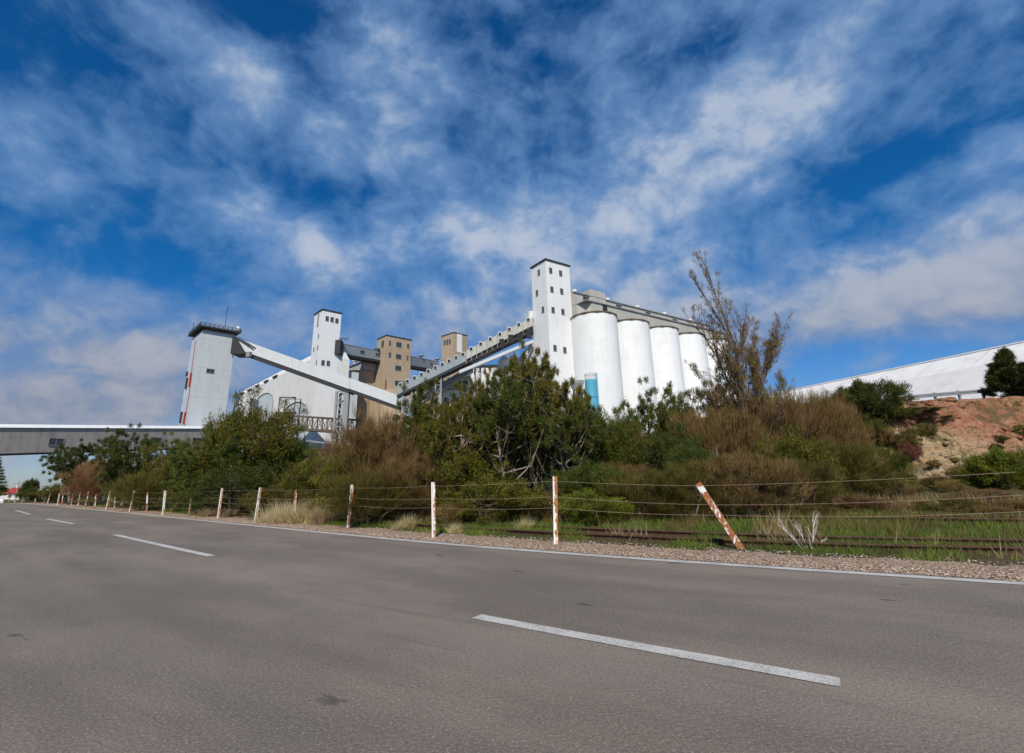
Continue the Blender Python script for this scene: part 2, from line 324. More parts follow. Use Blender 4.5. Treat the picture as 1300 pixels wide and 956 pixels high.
def ribbon(name, xs_, d0, d1, zoff, mat, nd=2, edge=0.0, kind='structure', crown=None):
    xs_ = np.asarray(xs_, float); ds = np.linspace(0, 1, nd); Vv = []; UV = []
    seg = np.concatenate([[0], np.cumsum(np.hypot(np.diff(xs_), np.diff(e(xs_))))])
    for k in ds:
        d1n = d1 + (edge * (fbm(xs_, 0, 4, 4, 2) - .5) * 2 if edge else 0); dd = d0 + (d1n - d0) * k
        p = road(xs_, dd); z = dip(p[:, 0], p[:, 1]) + zoff + (crown(k) if crown else 0)
        Vv.append(np.column_stack([p, z])); UV.append(np.column_stack([np.broadcast_to(dd, seg.shape), seg]))
    n = len(xs_); I = np.arange(n * nd).reshape(nd, n)
    Q = np.stack([I[:-1, :-1], I[:-1, 1:], I[1:, 1:], I[1:, :-1]], -1).reshape(-1, 4)
    o = mesh_np(name, np.concatenate(Vv), Q[:, ::-1] if d1 < d0 else Q, mat, smooth=True, uv=np.concatenate(UV))
    return tag(o, kind=kind)
# asphalt
m, q, b = newmat('worn_asphalt'); P = q.n('ShaderNodeNewGeometry').outputs['Position']; uv = q.n('ShaderNodeUVMap').outputs[0]
big = q.noise(q.scale(uv, (1.0, .25, 1)), .9, 5, .6); mid = q.noise(P, 1.3, 5, .6); ag = q.m('ADD', q.m('MULTIPLY', q.noise(P, 150, 2, .8), .5), q.m('MULTIPLY', q.noise(P, 48, 4, .8), .5))
vo = q.n('ShaderNodeTexVoronoi'); vo.inputs['Scale'].default_value = 60; q.set(vo.inputs['Vector'], P)
c = q.mix(q.rng(big, .32, .68), (.140, .114, .090, 1), (.222, .182, .143, 1))
c = q.mix(q.m('MULTIPLY', q.rng(mid, .45, .68), .26), c, (.115, .098, .082, 1))
sx = q.n('ShaderNodeSeparateXYZ'); q.set(sx.inputs[0], uv)
trk = None
for dc in (-1.0, -2.4, -4.3, -5.7):
    gk = q.m('EXPONENT', q.m('MULTIPLY', q.m('POWER', q.m('DIVIDE', q.m('SUBTRACT', sx.outputs[0], dc), .32), 2.0), -1.0)); trk = gk if trk is None else q.m('ADD', trk, gk)
c = q.mix(q.m('MULTIPLY', q.m('MULTIPLY', trk, big), .42), c, (.13, .110, .094, 1))
c = q.mix(q.rng(ag, .52, .66, -.0, .8), c, (.46, .40, .33, 1)); c = q.mix(q.rng(ag, .48, .36, 0, .8), c, (.040, .035, .032, 1))
stone = q.m('MULTIPLY', q.rng(vo.outputs['Color'], .72, .95), q.rng(vo.outputs['Distance'], .40, .2)); c = q.mix(q.m('MULTIPLY', stone, .5), c, (.42, .38, .34, 1))
oil = q.rng(q.noise(q.scale(uv, (1, .5, 1)), 3.4, 3, .5), .69, .74); c = q.mix(q.m('MULTIPLY', oil, .6), c, (.04, .035, .035, 1))
vc = q.n('ShaderNodeTexVoronoi', feature='DISTANCE_TO_EDGE'); vc.inputs['Scale'].default_value = .33; nz = q.n('ShaderNodeTexNoise'); nz.inputs['Scale'].default_value = 2; q.set(nz.inputs['Vector'], P); q.set(vc.inputs['Vector'], q.v('ADD', q.scale(P, (1, 1, 1)), nz.outputs['Color']))
crk = q.m('MULTIPLY', q.rng(vc.outputs['Distance'], .006, .001), q.rng(mid, .60, .66)); c = q.mix(q.m('MULTIPLY', crk, .4), c, (.03, .03, .03, 1))
skn = q.m('SUBTRACT', q.noise(q.scale(uv, (9, .22, 1)), 1.0, 3, .5), .5); skm = q.m('MULTIPLY', q.rng(skn, .10, .2), q.rng(q.noise(q.scale(uv, (.5, .15, 1)), 1.3, 2), .5, .62)); c = q.mix(q.m('MULTIPLY', skm, .35), c, (.07, .06, .055, 1))
q.set(b.inputs['Base Color'], c); b.inputs['Roughness'].default_value = .8; b.inputs['Specular IOR Level'].default_value = .3
bp = q.n('ShaderNodeBump'); bp.inputs['Strength'].default_value = .7; bp.inputs['Distance'].default_value = .006; q.set(bp.inputs['Height'], q.m('ADD', ag, q.m('MULTIPLY', vo.outputs['Distance'], .6))); q.set(b.inputs['Normal'], bp.outputs[0])
RX = np.unique(np.concatenate([np.linspace(-420, -60, 60), np.linspace(-60, 14, 1500), np.linspace(14, 60, 60)]))
ribbon('road', RX, -14, .16, 0, m, 3, .05)
# gravel shoulder
m, q, b = newmat('shoulder_gravel'); P = q.n('ShaderNodeNewGeometry').outputs['Position']
vo = q.n('ShaderNodeTexVoronoi'); vo.inputs['Scale'].default_value = 26; q.set(vo.inputs['Vector'], P); vs = q.n('ShaderNodeTexVoronoi'); vs.inputs['Scale'].default_value = 60; q.set(vs.inputs['Vector'], P)
sc_ = q.n('ShaderNodeSeparateColor'); q.set(sc_.inputs[0], vo.outputs['Color'])
c = q.ramp(sc_.outputs[0], [(0, (.25, .15, .09)), (.35, (.44, .30, .20)), (.7, (.56, .42, .30)), (1, (.72, .62, .50))])
c = q.mix(q.rng(vo.outputs['Distance'], .45, .7), c, (.13, .09, .065, 1)); c = q.mix(q.m('MULTIPLY', q.noise(P, 1.1, 5), .5), c, (.38, .26, .17, 1))
q.set(b.inputs['Base Color'], c); b.inputs['Roughness'].default_value = .95; b.inputs['Specular IOR Level'].default_value = .1
bp = q.n('ShaderNodeBump'); bp.inputs['Strength'].default_value = 1; bp.inputs['Distance'].default_value = .03; bp.invert = True; q.set(bp.inputs['Height'], q.m('ADD', vo.outputs['Distance'], q.m('MULTIPLY', vs.outputs['Distance'], .4))); q.set(b.inputs['Normal'], bp.outputs[0])
M['gravel'] = m
ribbon('gravel_shoulder', RX, .10, 1.45, -.012, m, 8, .28, crown=lambda k: .035 * math.sin(math.pi * k) - (.045 if k == 1 else 0))
# painted lines
m, q, b = newmat('worn_road_paint'); P = q.n('ShaderNodeNewGeometry').outputs['Position']
w = q.rng(q.m('ADD', q.noise(P, 70, 3, .7), q.m('MULTIPLY', q.noise(P, 3, 4), .5)), .72, .88); q.set(b.inputs['Base Color'], q.mix(w, q.mix(q.noise(P, 4, 3), (.46, .44, .40, 1), (.58, .56, .52, 1)), (.30, .27, .24, 1))); b.inputs['Roughness'].default_value = .7
M['line'] = m
ribbon('edge_line', RX[(RX > -130)], -.095, .07, .005, m, 2, .006)
DM = [((605, 783), (1066, 867)), ((146, 679), (268, 706)), ((60, 659), (93, 665)), ((20, 648), (38, 653))]
def inv(p):
    xx = np.linspace(-120, 15, 13501); dd = (xx - p[0]) ** 2 + (e(xx) - p[1]) ** 2; i = dd.argmin(); return xx[i], math.sqrt(dd[i]) * (1 if p[1] > e(p[0]) else -1)
DD = []
for a_, b_ in DM:
    (x0, d0), (x1, d1) = inv(gnd(*a_)), inv(gnd(*b_)); DD.append((x0, d0, x1, d1))
DD += [(-44, -2.9, -37.5, -2.85), (-60, -3, -53, -3)]
for (x0, d0, x1, d1) in DD:
    xx = np.linspace(x0, x1, 30); cent = d0 + (d1 - d0) * (xx - x0) / (x1 - x0); L_, R_ = road(xx, cent - .068 - .008 * fbm(xx, 0, 9, 3, 1)), road(xx, cent + .068 + .008 * fbm(xx, 0, 9, 3, 5))
    Vv = np.concatenate([np.column_stack([L_, dip(L_[:, 0], L_[:, 1]) + .005]), np.column_stack([R_, dip(R_[:, 0], R_[:, 1]) + .005])]); I = np.arange(60).reshape(2, 30)
    tag(mesh_np('lane_line', Vv, np.stack([I[0, :-1], I[0, 1:], I[1, 1:], I[1, :-1]], -1), m), kind='structure')

# ---------------------------------------------------------------- windows etc
def win(fr, face, c0, z, w, h, parent, at_=0.0, name='window', glass='glass', proud=.03):
    """face 'u' = wall along u at v=at_, outside towards -v; face 'v' = wall along v at u=at_, outside towards -u"""
    f = MB(); t_ = .09
    def bx(mb, a0, a1, z0, z1, p0, p1):
        if face == 'u': mb.box(fr, a0, a1, at_ - p1, at_ - p0, z0, z1)
        elif face == 'v': mb.box(fr, at_ - p1, at_ - p0, a0, a1, z0, z1)
    bx(f, c0 - w / 2 - t_, c0 + w / 2 + t_, z + h / 2, z + h / 2 + t_, -.02, .06); bx(f, c0 - w / 2 - t_, c0 + w / 2 + t_, z - h / 2 - t_, z - h / 2, -.02, .12)
    bx(f, c0 - w / 2 - t_, c0 - w / 2, z - h / 2, z + h / 2, -.02, .06); bx(f, c0 + w / 2, c0 + w / 2 + t_, z - h / 2, z + h / 2, -.02, .06)
    bx(f, c0 - .03, c0 + .03, z - h / 2, z + h / 2, .012, .05)
    o = f.build(name, M['gsteel'], parent); gl = MB(); bx(gl, c0 - w / 2, c0 + w / 2, z - h / 2, z + h / 2, -.02, .01)
    g_ = gl.build('pane', M[glass], o); return o
def roofslab(fr, u0, u1, v0, v1, z, mat, parent, over=.35, th=.35, name='roof'):
    return MB().box(fr, u0 - over, u1 + over, v0 - over, v1 + over, z, z + th).build(name, M[mat], parent)

# ---- grain silo block with tall elevator tower
A = Fr(8, 100, 55.5)
T = empty('elevator_tower', tuple(A(3.5, 2.7, 2)), 'tallest white elevator tower with small square windows, left of the round white silos', 'tower')
MB().box(A, 0, 7, 0, 5.4, 0, 48.3).build('wall', M['white'], T)
roofslab(A, 0, 7, 0, 5.4, 48.3, 'dark', T, .25, .3)
for px, py in [(699, 343.5), (711.6, 347), (700.5, 367.5), (713, 370), (702, 393.6), (714.5, 396), (704.5, 442), (717, 444.5)]:
    u, z = A.onu(px, py); win(A, 'u', u, z, .75, 1.25, T)
for px, py in [(684.2, 346), (681.8, 372), (689.5, 393), (684.5, 446)]:
    v, z = A.onv(px, py); win(A, 'v', v, z, .7, 1.25, T)
K = empty('grain_silo_block', tuple(A(32, 2, 3)), 'block of five round white silos under a long grey conveyor gallery', 'silo')
SU = [11.1, 21.8, 32.5, 43.3, 54.0]
for u in SU:
    c = A(u, -2.5, 0)
    mb = MB(); n = 48; zt0 = 35.1
    for k in range(2): pass
    mb.cyl(c, 5.2, 0, 35.21, 64); o = mb.build('silo', M['white'], K, smooth=True)
for u in [16.4, 27.1, 37.9, 48.6]:
    MB().box(A, u - 1.2, u + 1.2, -1.5, 4, 0, 34.9).build('web_wall', M['white2'], K)
mb = MB().box(A, 7.02, 59.5, 1.5, 12, 0, 34.9); mb.build('rear_wall', M['white2'], K)
for i, u in enumerate(SU):     # eaves that follow each silo
    MB().cyl(A(u, -2.5, 0), 5.5, 35.22, 35.5 + .004 * i, 12).build('eave', M['brown'], K)
MB().box(A, 8.9, 60, -4.6, 8, 35.52, 38.4).build('lower_gallery', M['beige'], K)
MB().hexa([A(7.02, -1.6, 35.53), A(8.89, -4.58, 35.53), A(8.89, 5, 35.53), A(7.02, 5, 35.53), A(7.02, -1.6, 38.39), A(8.89, -4.58, 38.39), A(8.89, 5, 38.39), A(7.02, 5, 38.39)]).build('gallery_nose', M['beige'], K)
MB().box(A, 7.02, 60.3, -4.9, 8.3, 38.42, 38.62).build('lower_roof', M['gsteel'], K)
MB().box(A, 7.02, 58.0, -.6, 5, 38.64, 41.7).build('upper_gallery', M['beige'], K)
MB().box(A, 7.02, 58.3, -.9, 5.3, 41.72, 41.9).build('upper_roof', M['gsteel'], K)
MB().box(A, 12.2, 17.2, -.85, 4.6, 40.2, 43.5).build('plant_room', M['beige'], K)
for px, py in [(743.5, 379), (785.4, 389.5), (822.7, 398.8), (857, 407.5), (888, 415.4)]:
    u, z = A.onu(px, py, -.6); win(A, 'u', u, z, 1.7, .9, K, -.6)
for px, py in [(768, 391.5)]:
    u, z = A.onu(px, py, -4.6); MB().box(A, u - .7, u + .7, -4.66, -4.5, z - 1.3, z + 1.1).build('door', M['dark'], K)
for px, py in [(729, 369), (771, 379), (809, 390), (843.5, 399), (875.5, 406.5)]:
    u, z = A.onu(px, py, 1); c = A(u, 1, 0); MB().cyl(c, .32, 41.88, 42.7, 12).cyl(c, .6, 42.7, 43.2, 12).build('roof_vent', M['white2'], K)
# attached low house left of the tower, sloping roof
L1 = empty('receival_house', tuple(A(0, 9, 2)), 'white hopper house with pitched grey side roof against the foot of the tallest tower', 'building')
MB().hexa([A(.0, 5.42, 0), A(5.5, 5.42, 0), A(5.5, 15, 0), A(0, 15, 0), A(0, 5.42, 31), A(5.5, 5.42, 31), A(5.5, 15, 26.5), A(0, 15, 26.5)]).build('wall', M['white2'], L1)
MB().box(A, -3.2, -.02, .3, 13.5, 0, 22.5).build('annex_wall', M['white'], L1)
MB().hexa([A(-3.6, 0, 22.52), A(-.02, 0, 24.6), A(-.02, 14, 24.6), A(-3.6, 14, 22.52), A(-3.6, 0, 22.75), A(-.02, 0, 24.83), A(-.02, 14, 24.83), A(-3.6, 14, 22.75)]).build('annex_roof', M['gsteel'], L1)
for k, (px, Yk, w) in enumerate([(640, 110, 2.9), (655, 116, 3.4)][:1]):
    c = at(640, 452, Yk); b_ = empty('storage_tank', (c[0], c[1], 3), 'small round white tank below the rising gallery, left of the tallest tower', 'tank')
    MB().cyl(c, 1.5, 2, 27.6, 28).build('shell', M['white'], b_, smooth=True); MB().cyl(c, 1.5, 27.6, 28.9, 28, .2).build('cone_roof', M['white'], b_, smooth=True)
# blue tank & hopper
c = at(750, 486, 92); b_ = empty('blue_tank', (c[0], c[1], 3), 'light blue cylindrical tank with top rail in front of the first silo', 'tank')
MB().cyl(c, 1.15, 2, 19, 30).build('shell', M['blue'], b_, smooth=True); MB().cyl(c, 1.25, 12, 12.2, 30).build('hoop', M['blue'], b_); MB().cyl(c, 1.25, 15.6, 15.75, 30).build('hoop', M['blue'], b_)
mb = MB()
for k in range(10):
    a = k * math.pi / 5; mb.bar((c[0] + 1.1 * math.cos(a), c[1] + 1.1 * math.sin(a), 19), (c[0] + 1.1 * math.cos(a), c[1] + 1.1 * math.sin(a), 20.1), .07)
    a2 = a + math.pi / 5; mb.bar((c[0] + 1.1 * math.cos(a), c[1] + 1.1 * math.sin(a), 20.1), (c[0] + 1.1 * math.cos(a2), c[1] + 1.1 * math.sin(a2), 20.1), .07)
mb.build('railing', M['gsteel'], b_)
MB().bar((c[0] + 1.25, c[1] - .3, 2), (c[0] + 1.25, c[1] - .3, 20.3), .12).bar((c[0] + 1.0, c[1] - .8, 2), (c[0] + 1.0, c[1] - .8, 20.3), .12).build('ladder', M['blue'], b_)
c = at(732, 487, 91); b_ = empty('dust_hopper', (c[0], c[1], 3), 'dark grey box hopper on steel legs beside the light blue tank', 'hopper')
x, y, z = c; MB().hexa([(x - .6, y - .6, z - 1.3), (x + .8, y - .6, z - 1.3), (x + .8, y + .8, z - 1.3), (x - .6, y + .8, z - 1.3), (x - 1.2, y - 1, z), (x + 1.3, y - 1, z), (x + 1.3, y + 1.2, z), (x - 1.2, y + 1.2, z)]).box(WF, x - 1.2, x + 1.3, y - 1, y + 1.2, z, z + .5).build('bin', M['gsteel'], b_)
mb = MB()
for sx_, sy_ in ((-.6, -.6), (.9, -.6), (-.6, .9), (.9, .9)): mb.bar((x + sx_, y + sy_, 1), (x + sx_, y + sy_, z - 1.2), .18)
mb.bar((x - .6, y - .6, z - 5), (x + .9, y - .6, z - 2), .1).bar((x + .9, y - .6, z - 5), (x - .6, y - .6, z - 2), .1); mb.build('leg_frame', M['dark'], b_)
MB().cyl((x + .5, y - .2), .55, z - 3.2, z - 1.3, 16).cyl((x + .5, y - .2), .2, z - 6, z - 3.2, 12).build('cyclone', M['dark'], b_, smooth=True)

# ---- inclined gallery rising to the tall tower
def beam(name, parent, mat, p0, p1, w, h, th=None):
    """inclined box whose near face runs p0 -> p1 (top edge), height h (z), depth w away from the camera"""
    p0 = np.array(p0, float); p1 = np.array(p1, float); dd = p1 - p0; n = np.array([-dd[1], dd[0], 0]); n /= np.linalg.norm(n)
    if n[1] < 0: n = -n
    dz = np.array([0, 0, h]); n = n * w
    return MB().hexa([p0 - dz, p1 - dz, p1 + n - dz, p0 + n - dz, p0, p1, p1 + n, p0 + n]).build(name, M[mat], parent)
def lattice(parent, x0, x1, z0, z1, y0, y1=None, w=.3, n=6, name='trestle', mat='gsteel'):
    mb = MB(); y1 = y0 if y1 is None else y1
    for (xa, ya) in {(x0, y0), (x1, y0), (x0, y1), (x1, y1)}: mb.bar((xa, ya, z0), (xa, ya, z1), w)
    for i in range(n):
        za, zb = z0 + (z1 - z0) * i / n, z0 + (z1 - z0) * (i + 1) / n
        for yy in {y0, y1}:
            mb.bar((x0, yy, zb), (x1, yy, zb), w * .5); mb.bar((x0, yy, za) if i % 2 else (x1, yy, za), (x1, yy, zb) if i % 2 else (x0, yy, zb), w * .45)
    return mb.build(name, M[mat], parent)
YI0, YI1 = 104.0, 103.5
a0 = at(504, 490, YI0); a1 = at(592, 447, YI0 - .2); a2 = at(676.5, 404, YI1)
IG = empty('inclined_gallery', tuple(at(560, 520, 104)), 'long grey conveyor gallery climbing to the right into the tallest tower', 'conveyor')
beam('lower_run', IG, 'grey', a0, a1, 3, 2.0); beam('upper_run', IG, 'beige', a1 + [.02, 0, .35], a2 + [0, 0, .35], 3.4, 2.0)
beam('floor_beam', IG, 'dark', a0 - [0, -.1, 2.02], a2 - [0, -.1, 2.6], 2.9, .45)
# open upper side: posts and rail
mb = MB()
for k in range(14):
    p = a1 + (a2 - a1) * (k / 13) ; mb.bar(p + [0, -.02, -2.6], p + [0, -.02, 0.3], .12)
mb.build('gallery_post', M['gsteel'], IG)
for px, py in [(637, 435.5), (648.5, 430), (660, 429), (672, 424)]:
    p = at(px, py, 103.5); MB().box(WF, p[0] - .55, p[0] + .55, 103.3, 103.55, p[2] - 1.1, p[2] + .9).build('window', M['void'], IG)
beam('stair_stringer', IG, 'conv', at(583, 470, 103), at(677, 431, 103), .8, .7)
for k in range(10):      # box hoods along the top
    q_ = (k + .5) / 10; p = a0 + (a1 - a0) * q_; hh_ = MB().box(WF, p[0] - .42, p[0] + .42, p[1] - .12, p[1] + 1.2, p[2] - .45, p[2] + .38).build('hood', M['conv'], IG); MB().box(WF, p[0] - .3, p[0] + .3, p[1] - .2, p[1] - .122, p[2] - .35, p[2] + .2).build('opening', M['void'], hh_)
for k in range(7):
    q_ = (k + .5) / 7; p = a1 + (a2 - a1) * q_; hh_ = MB().box(WF, p[0] - .42, p[0] + .42, p[1] - .12, p[1] + 1.2, p[2] - .2, p[2] + .72).build('hood', M['conv'], IG); MB().box(WF, p[0] - .3, p[0] + .3, p[1] - .2, p[1] - .122, p[2] - .1, p[2] + .5).build('opening', M['void'], hh_)
p = at(674, 400, 104); MB().cyl((p[0], p[1]), .6, p[2] - 1, p[2] + .8, 12).build('roof_vent', M['white2'], IG)
for k, (px, pt) in enumerate([(527, 487), (557, 474), (606, 452)]):
    p = at(px, pt, 104.8); lattice(IG, p[0] - .6, p[0] + .6, 0, p[2], 104.6, 106.6, .28, 9)
# dark bracing mass below (second conveyor)
beam('lower_conveyor', IG, 'gsteel', at(527, 507, 107), at(600, 462, 107), 2.2, 1.6)
g0, g1 = at(516, 500, 126), at(606, 470, 126); TC = empty('tan_workshop', tuple(at(560, 540, 126)), 'dark tan concrete hall with a lean-to roof, seen in shade beneath the climbing gallery', 'building')
MB().box(WF, g0[0], g1[0], 126, 138, -1, at(560, 488, 126)[2]).build('wall', M['tan'], TC)
for k in range(3): MB().cyl((g0[0] + 3.5 + 5.6 * k, 126.4), 2.7, -1, at(540, 490, 126)[2] - .4, 30).build('bin', M['tan'], TC, smooth=True)
MB().box(WF, g0[0] - .5, g1[0] + .5, 123, 138.4, at(560, 488, 126)[2] + .02, at(560, 488, 126)[2] + .5).build('roof', M['brown'], TC)
WG = empty('transfer_house', tuple(at(580, 520, 112)), 'white building with pale green top storey under the rising grey gallery', 'building')
h0, h1 = at(598, 466, 119), at(646, 458, 119); MB().box(WF, h0[0], h1[0], 119, 127, 0, h0[2]).build('rear_wall', M['white2'], WG); MB().box(WF, h0[0] - .3, h1[0] + .3, 118.6, 127.3, h0[2] + .02, h0[2] + .4).build('rear_roof', M['dark'], WG)
p0 = at(560, 478, 110); p1 = at(600, 474, 110)
MB().box(WF, p0[0], p1[0], 110, 118, 0, 21.6).build('wall', M['white2'], WG); MB().box(WF, p0[0] + 1.5, p1[0] - 1, 111, 117, 21.62, 24).build('top_storey', M['greenw'], WG)
MB().box(WF, p0[0] - .4, p1[0] + .4, 109.6, 118.4, 21.0, 21.35).build('ledge', M['gsteel'], WG); MB().box(WF, p0[0] + 1.1, p1[0] - .6, 110.6, 117.4, 24.02, 24.3).build('roof', M['gsteel'], WG)
for k in range(3): win(WF, 'u', p0[0] + 1.3 + k * 2.2, 18.6, .9, 1.1, WG, 110); win(WF, 'u', p0[0] + 2.3 + k * 1.6, 22.8, .9, .8, WG, 111)

# ---- grey clad tower on the left
B = Fr(-68.5, 101, 45.0)
G = empty('grey_tower', tuple(B(4, 4, -1)), 'pale grey clad square tower with dark railed roof, red pipe up its left side', 'tower')
MB().box(B, .75, 7.5, .82, 9.7, -3, 34.4).build('front_wall', M['clad'], G)
MB().box(B, .73, 1.2, 0.83, 9.68, -3, 34.38).build('side_wall', M['cladv'], G)
MB().box(B, 1.2, 7.0, 1.3, 9.2, 34.4, 35.0).build('upper_band', M['gsteel'], G)
MB().box(B, 0, 8.2, 0, 10.6, 35.0, 35.2).build('roof_deck', M['dark'], G)
mb = MB()
def rail(mb, pts, z, h, w=.07, n=9):
    for i in range(len(pts) - 1):
        a_, c_ = np.array(pts[i]), np.array(pts[i + 1])
        for hh in (h * .5, h): mb.bar(a_ + [0, 0, hh], c_ + [0, 0, hh], w)
        for k in range(n + 1): p = a_ + (c_ - a_) * k / n; mb.bar(p, p + [0, 0, h], w)
rail(mb, [B(.05, .05, 35.15), B(8.15, .05, 35.15), B(8.15, 10.5, 35.15), B(.05, 10.5, 35.15), B(.05, .05, 35.15)], 0, .8, .09)
mb.build('railing', M['dark'], G)
mb = MB(); mb.box(B, -.1, -.01, -.1, 10.7, 34.95, 35.3).box(B, 0, 8.3, -.1, -.01, 34.95, 35.3); mb.build('fascia', M['dark'], G)
p = B(7.7, .6, 35.2); MB().cyl(p, .55, 35.2, 36.6, 16, .35).build('light_dome', M['white2'], G, smooth=True)
MB().bar(B(5.5, 3, 35), B(5.5, 3, 42), .08).bar(B(.2, 8, 35), B(.2, 8, 37.8), .1).build('aerial', M['dark'], G)
u, z = B.onu(267, 471, .82); win(B, 'u', u, z, 1.4, .8, G, .82)
mb = MB(); pts = [B.onv(x_, y_, .73) for x_, y_ in [(249, 432), (244.5, 466), (243, 480), (241, 500), (235, 535), (233.5, 548)]]
mb.tube([B(.6, v, z) for v, z in pts], [.06] * 6, 8); mb.build('downpipe', M['red'], G, smooth=True)
for (x_, y_, h_) in [(243.5, 477, 1.2), (242.5, 485, 2.2), (235.5, 531, 2.6)]:
    v, z = B.onv(x_, y_, .73); MB().box(B, .35, .70, v - .15, v + .15, z - h_ / 2, z + h_ / 2).build('vent_box', M['red'], G)
for (x_, y_, h_) in [(238, 487, 2.5), (231, 530, 2.5), (238.5, 475, 1)]:
    v, z = B.onv(x_, y_, .73); MB().box(B, .35, .70, v - .18, v + .18, z - h_ / 2, z + h_ / 2).build('vent_box', M['dark'], G)
# descending gallery
b0 = at(299.5, 428.5, 106.2); b1 = at(444, 480, 105.2); b2 = at(512, 504, 104.6)
DG = empty('descending_gallery', tuple(at(437, 560, 105)), 'pale sheet clad conveyor gallery sloping down from the grey tower, kinked above its steel leg', 'conveyor')
beam('upper_run', DG, 'conv', b0, b1, 3.4, 2.45); beam('lower_run', DG, 'conv', b1 + [.03, 0, 0], b2, 3.4, 2.35)
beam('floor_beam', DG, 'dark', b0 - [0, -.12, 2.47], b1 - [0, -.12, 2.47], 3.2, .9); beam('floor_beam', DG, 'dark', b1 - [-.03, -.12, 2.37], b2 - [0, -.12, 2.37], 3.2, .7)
MB().hexa([b0 + [-.6, -.3, -3.9], b0 + [3, -.3, -4.0], b0 + [3, 3.6, -4.0], b0 + [-.6, 3.6, -3.9], b0 + [-.6, -.3, .3], b0 + [.1, -.3, .1], b0 + [.1, 3.6, .1], b0 + [-.6, 3.6, .3]]).build('hood', M['dark'], DG)
mb = MB(); mb.bar(b0 + [0.3, -.4, .0], b0 + [4.6, -.4, -3.0], .16).bar(b0 + [0.9, -.4, -.1], b0 + [5.0, -.4, -2.7], .14); mb.build('brace', M['dark'], DG)
p = at(316, 450, 105.4); MB().bar((p[0] - .1, p[1] - .3, p[2]), (p[0] + .1, p[1] + .3, p[2]), 1.1, 1.1).build('drive_cover', M['gsteel'], DG)
k0 = at(436, 494, 106)[0]; lattice(DG, k0 - 1.3, k0 + .6, 0, 20.5, 105.6, 108, .45, 8, 'leg_frame', 'gsteel')
MB().box(WF, k0 + .75, k0 + 1.5, 105.4, 106.2, 0, 20.2).build('leg_column', M['gsteel'], DG)
# junction hopper at the low end
p = b2; MB().hexa([p + [-.2, -.4, -3.6], p + [3.6, -.2, -5.2], p + [3.6, 3.8, -5.2], p + [-.2, 3.8, -3.6], p + [-.2, -.4, .3], p + [3.4, -.2, -1.4], p + [3.4, 3.8, -1.4], p + [-.2, 3.8, .3]]).build('transfer_hood', M['grey'], DG)
MB().bar(p + [1.5, 1, -12], p + [1.5, 1, -4], 1.2).bar(p + [-1, 1, -17], p + [-1, 1, -3], .35).build('chute', M['white2'], DG)

# ---- white workhouse with its tower
C_ = Fr(-51.7, 125, 47.5)
WH = empty('white_workhouse', tuple(C_(3, 20, 0)), 'big white building with arched grey panels along its left side, behind the steel lattice footbridge', 'building')
zr = 36.0
MB().box(C_, .03, 8.6, 0.03, 78, -2, zr - 2.2).build('wall', M['white2'], WH)
MB().hexa([C_(.0, 0.0, zr - 2.2), C_(8.7, 0.0, zr - 2.2), C_(8.7, 78.2, zr - 2.2), C_(0, 78.2, zr - 2.2), C_(1.2, .6, zr), C_(7.5, .6, zr), C_(7.5, 77, zr), C_(1.2, 77, zr)]).build('roof', M['white2'], WH)
for px, py in [(352, 478.5), (340.5, 484.5), (329, 490.5), (319, 495.8), (310, 500.5)]:
    v, z = C_.onv(px, py, .6); MB().box(C_, -.35, .5, v - 2.0, v + 2.0, zr - 2.0, zr - 1.55).build('ridge_vent', M['dark'], WH)
for (xa_, xb_, yt_) in [(322.5, 346.5, 500.5), (359, 391, 511)]:
    (va, _z), (vb, _z2) = C_.onv(xa_, 515), C_.onv(xb_, 515); wv = va - vb; v = (va + vb) / 2; n = 18; top = C_.onv((xa_ + xb_) / 2, yt_)[1]
    prof = [(v - wv / 2, -2)] + [(v - wv / 2 * math.cos(math.pi * i / n), top - 4.2 + 4.2 * math.sin(math.pi * i / n)) for i in range(n + 1)] + [(v + wv / 2, -2)]
    mb = MB(); k = len(prof); vs = [C_(-.02, a_, z_) for a_, z_ in prof] + [C_(.3, a_, z_) for a_, z_ in prof]
    mb.add(vs, [tuple(range(k)), tuple(range(2 * k - 1, k - 1, -1))] + [(i, i + k, (i + 1) % k + k, (i + 1) % k) for i in range(k)]); mb.build('arched_panel', M['clad'], WH)
    mb = MB(); mb.tube([C_(-.1, a_, z_) for a_, z_ in prof], [.16] * k, 6); mb.build('arch_trim', M['gsteel'], WH)
MB().box(C_, 8.62, 12.2, 1.5, 9, -2, 31).build('side_wall', M['clad'], WH)
MB().box(C_, .5, 13, -1.5, 5, -2, 9.5).build('base_wall', M['white2'], WH)
TW = empty('white_tower', tuple(C_(2.6, 2.8, 0)), 'slim white tower with three small windows near the top, above the arched building', 'tower')
MB().box(C_, 0, 5.3, 0, 5.8, 30, 46.8).build('wall', M['white'], TW); roofslab(C_, 0, 5.3, 0, 5.8, 46.82, 'dark', TW, .22, .28)
MB().box(C_, -.015, 5.315, -.015, 1.0, -2, 30.0).build('pier', M['white'], TW)
for px, py in [(415.3, 404.5), (421.5, 405.8), (427.7, 407.3), (410, 460.5), (416.8, 461.2)]:
    u, z = C_.onu(px, py); win(C_, 'u', u, z, .75, 1.25, TW)
for px, py in [(404.5, 426.5), (403.5, 441), (402, 460), (398.5, 444)]:
    v, z = C_.onv(px, py); win(C_, 'v', v, z, .5, 1.0, TW)
v, z = C_.onv(404.3, 405); MB().box(C_, -.12, .02, v - .45, v + .45, z - 2.2, z + 2.2).build('louvre', M['gsteel'], TW)
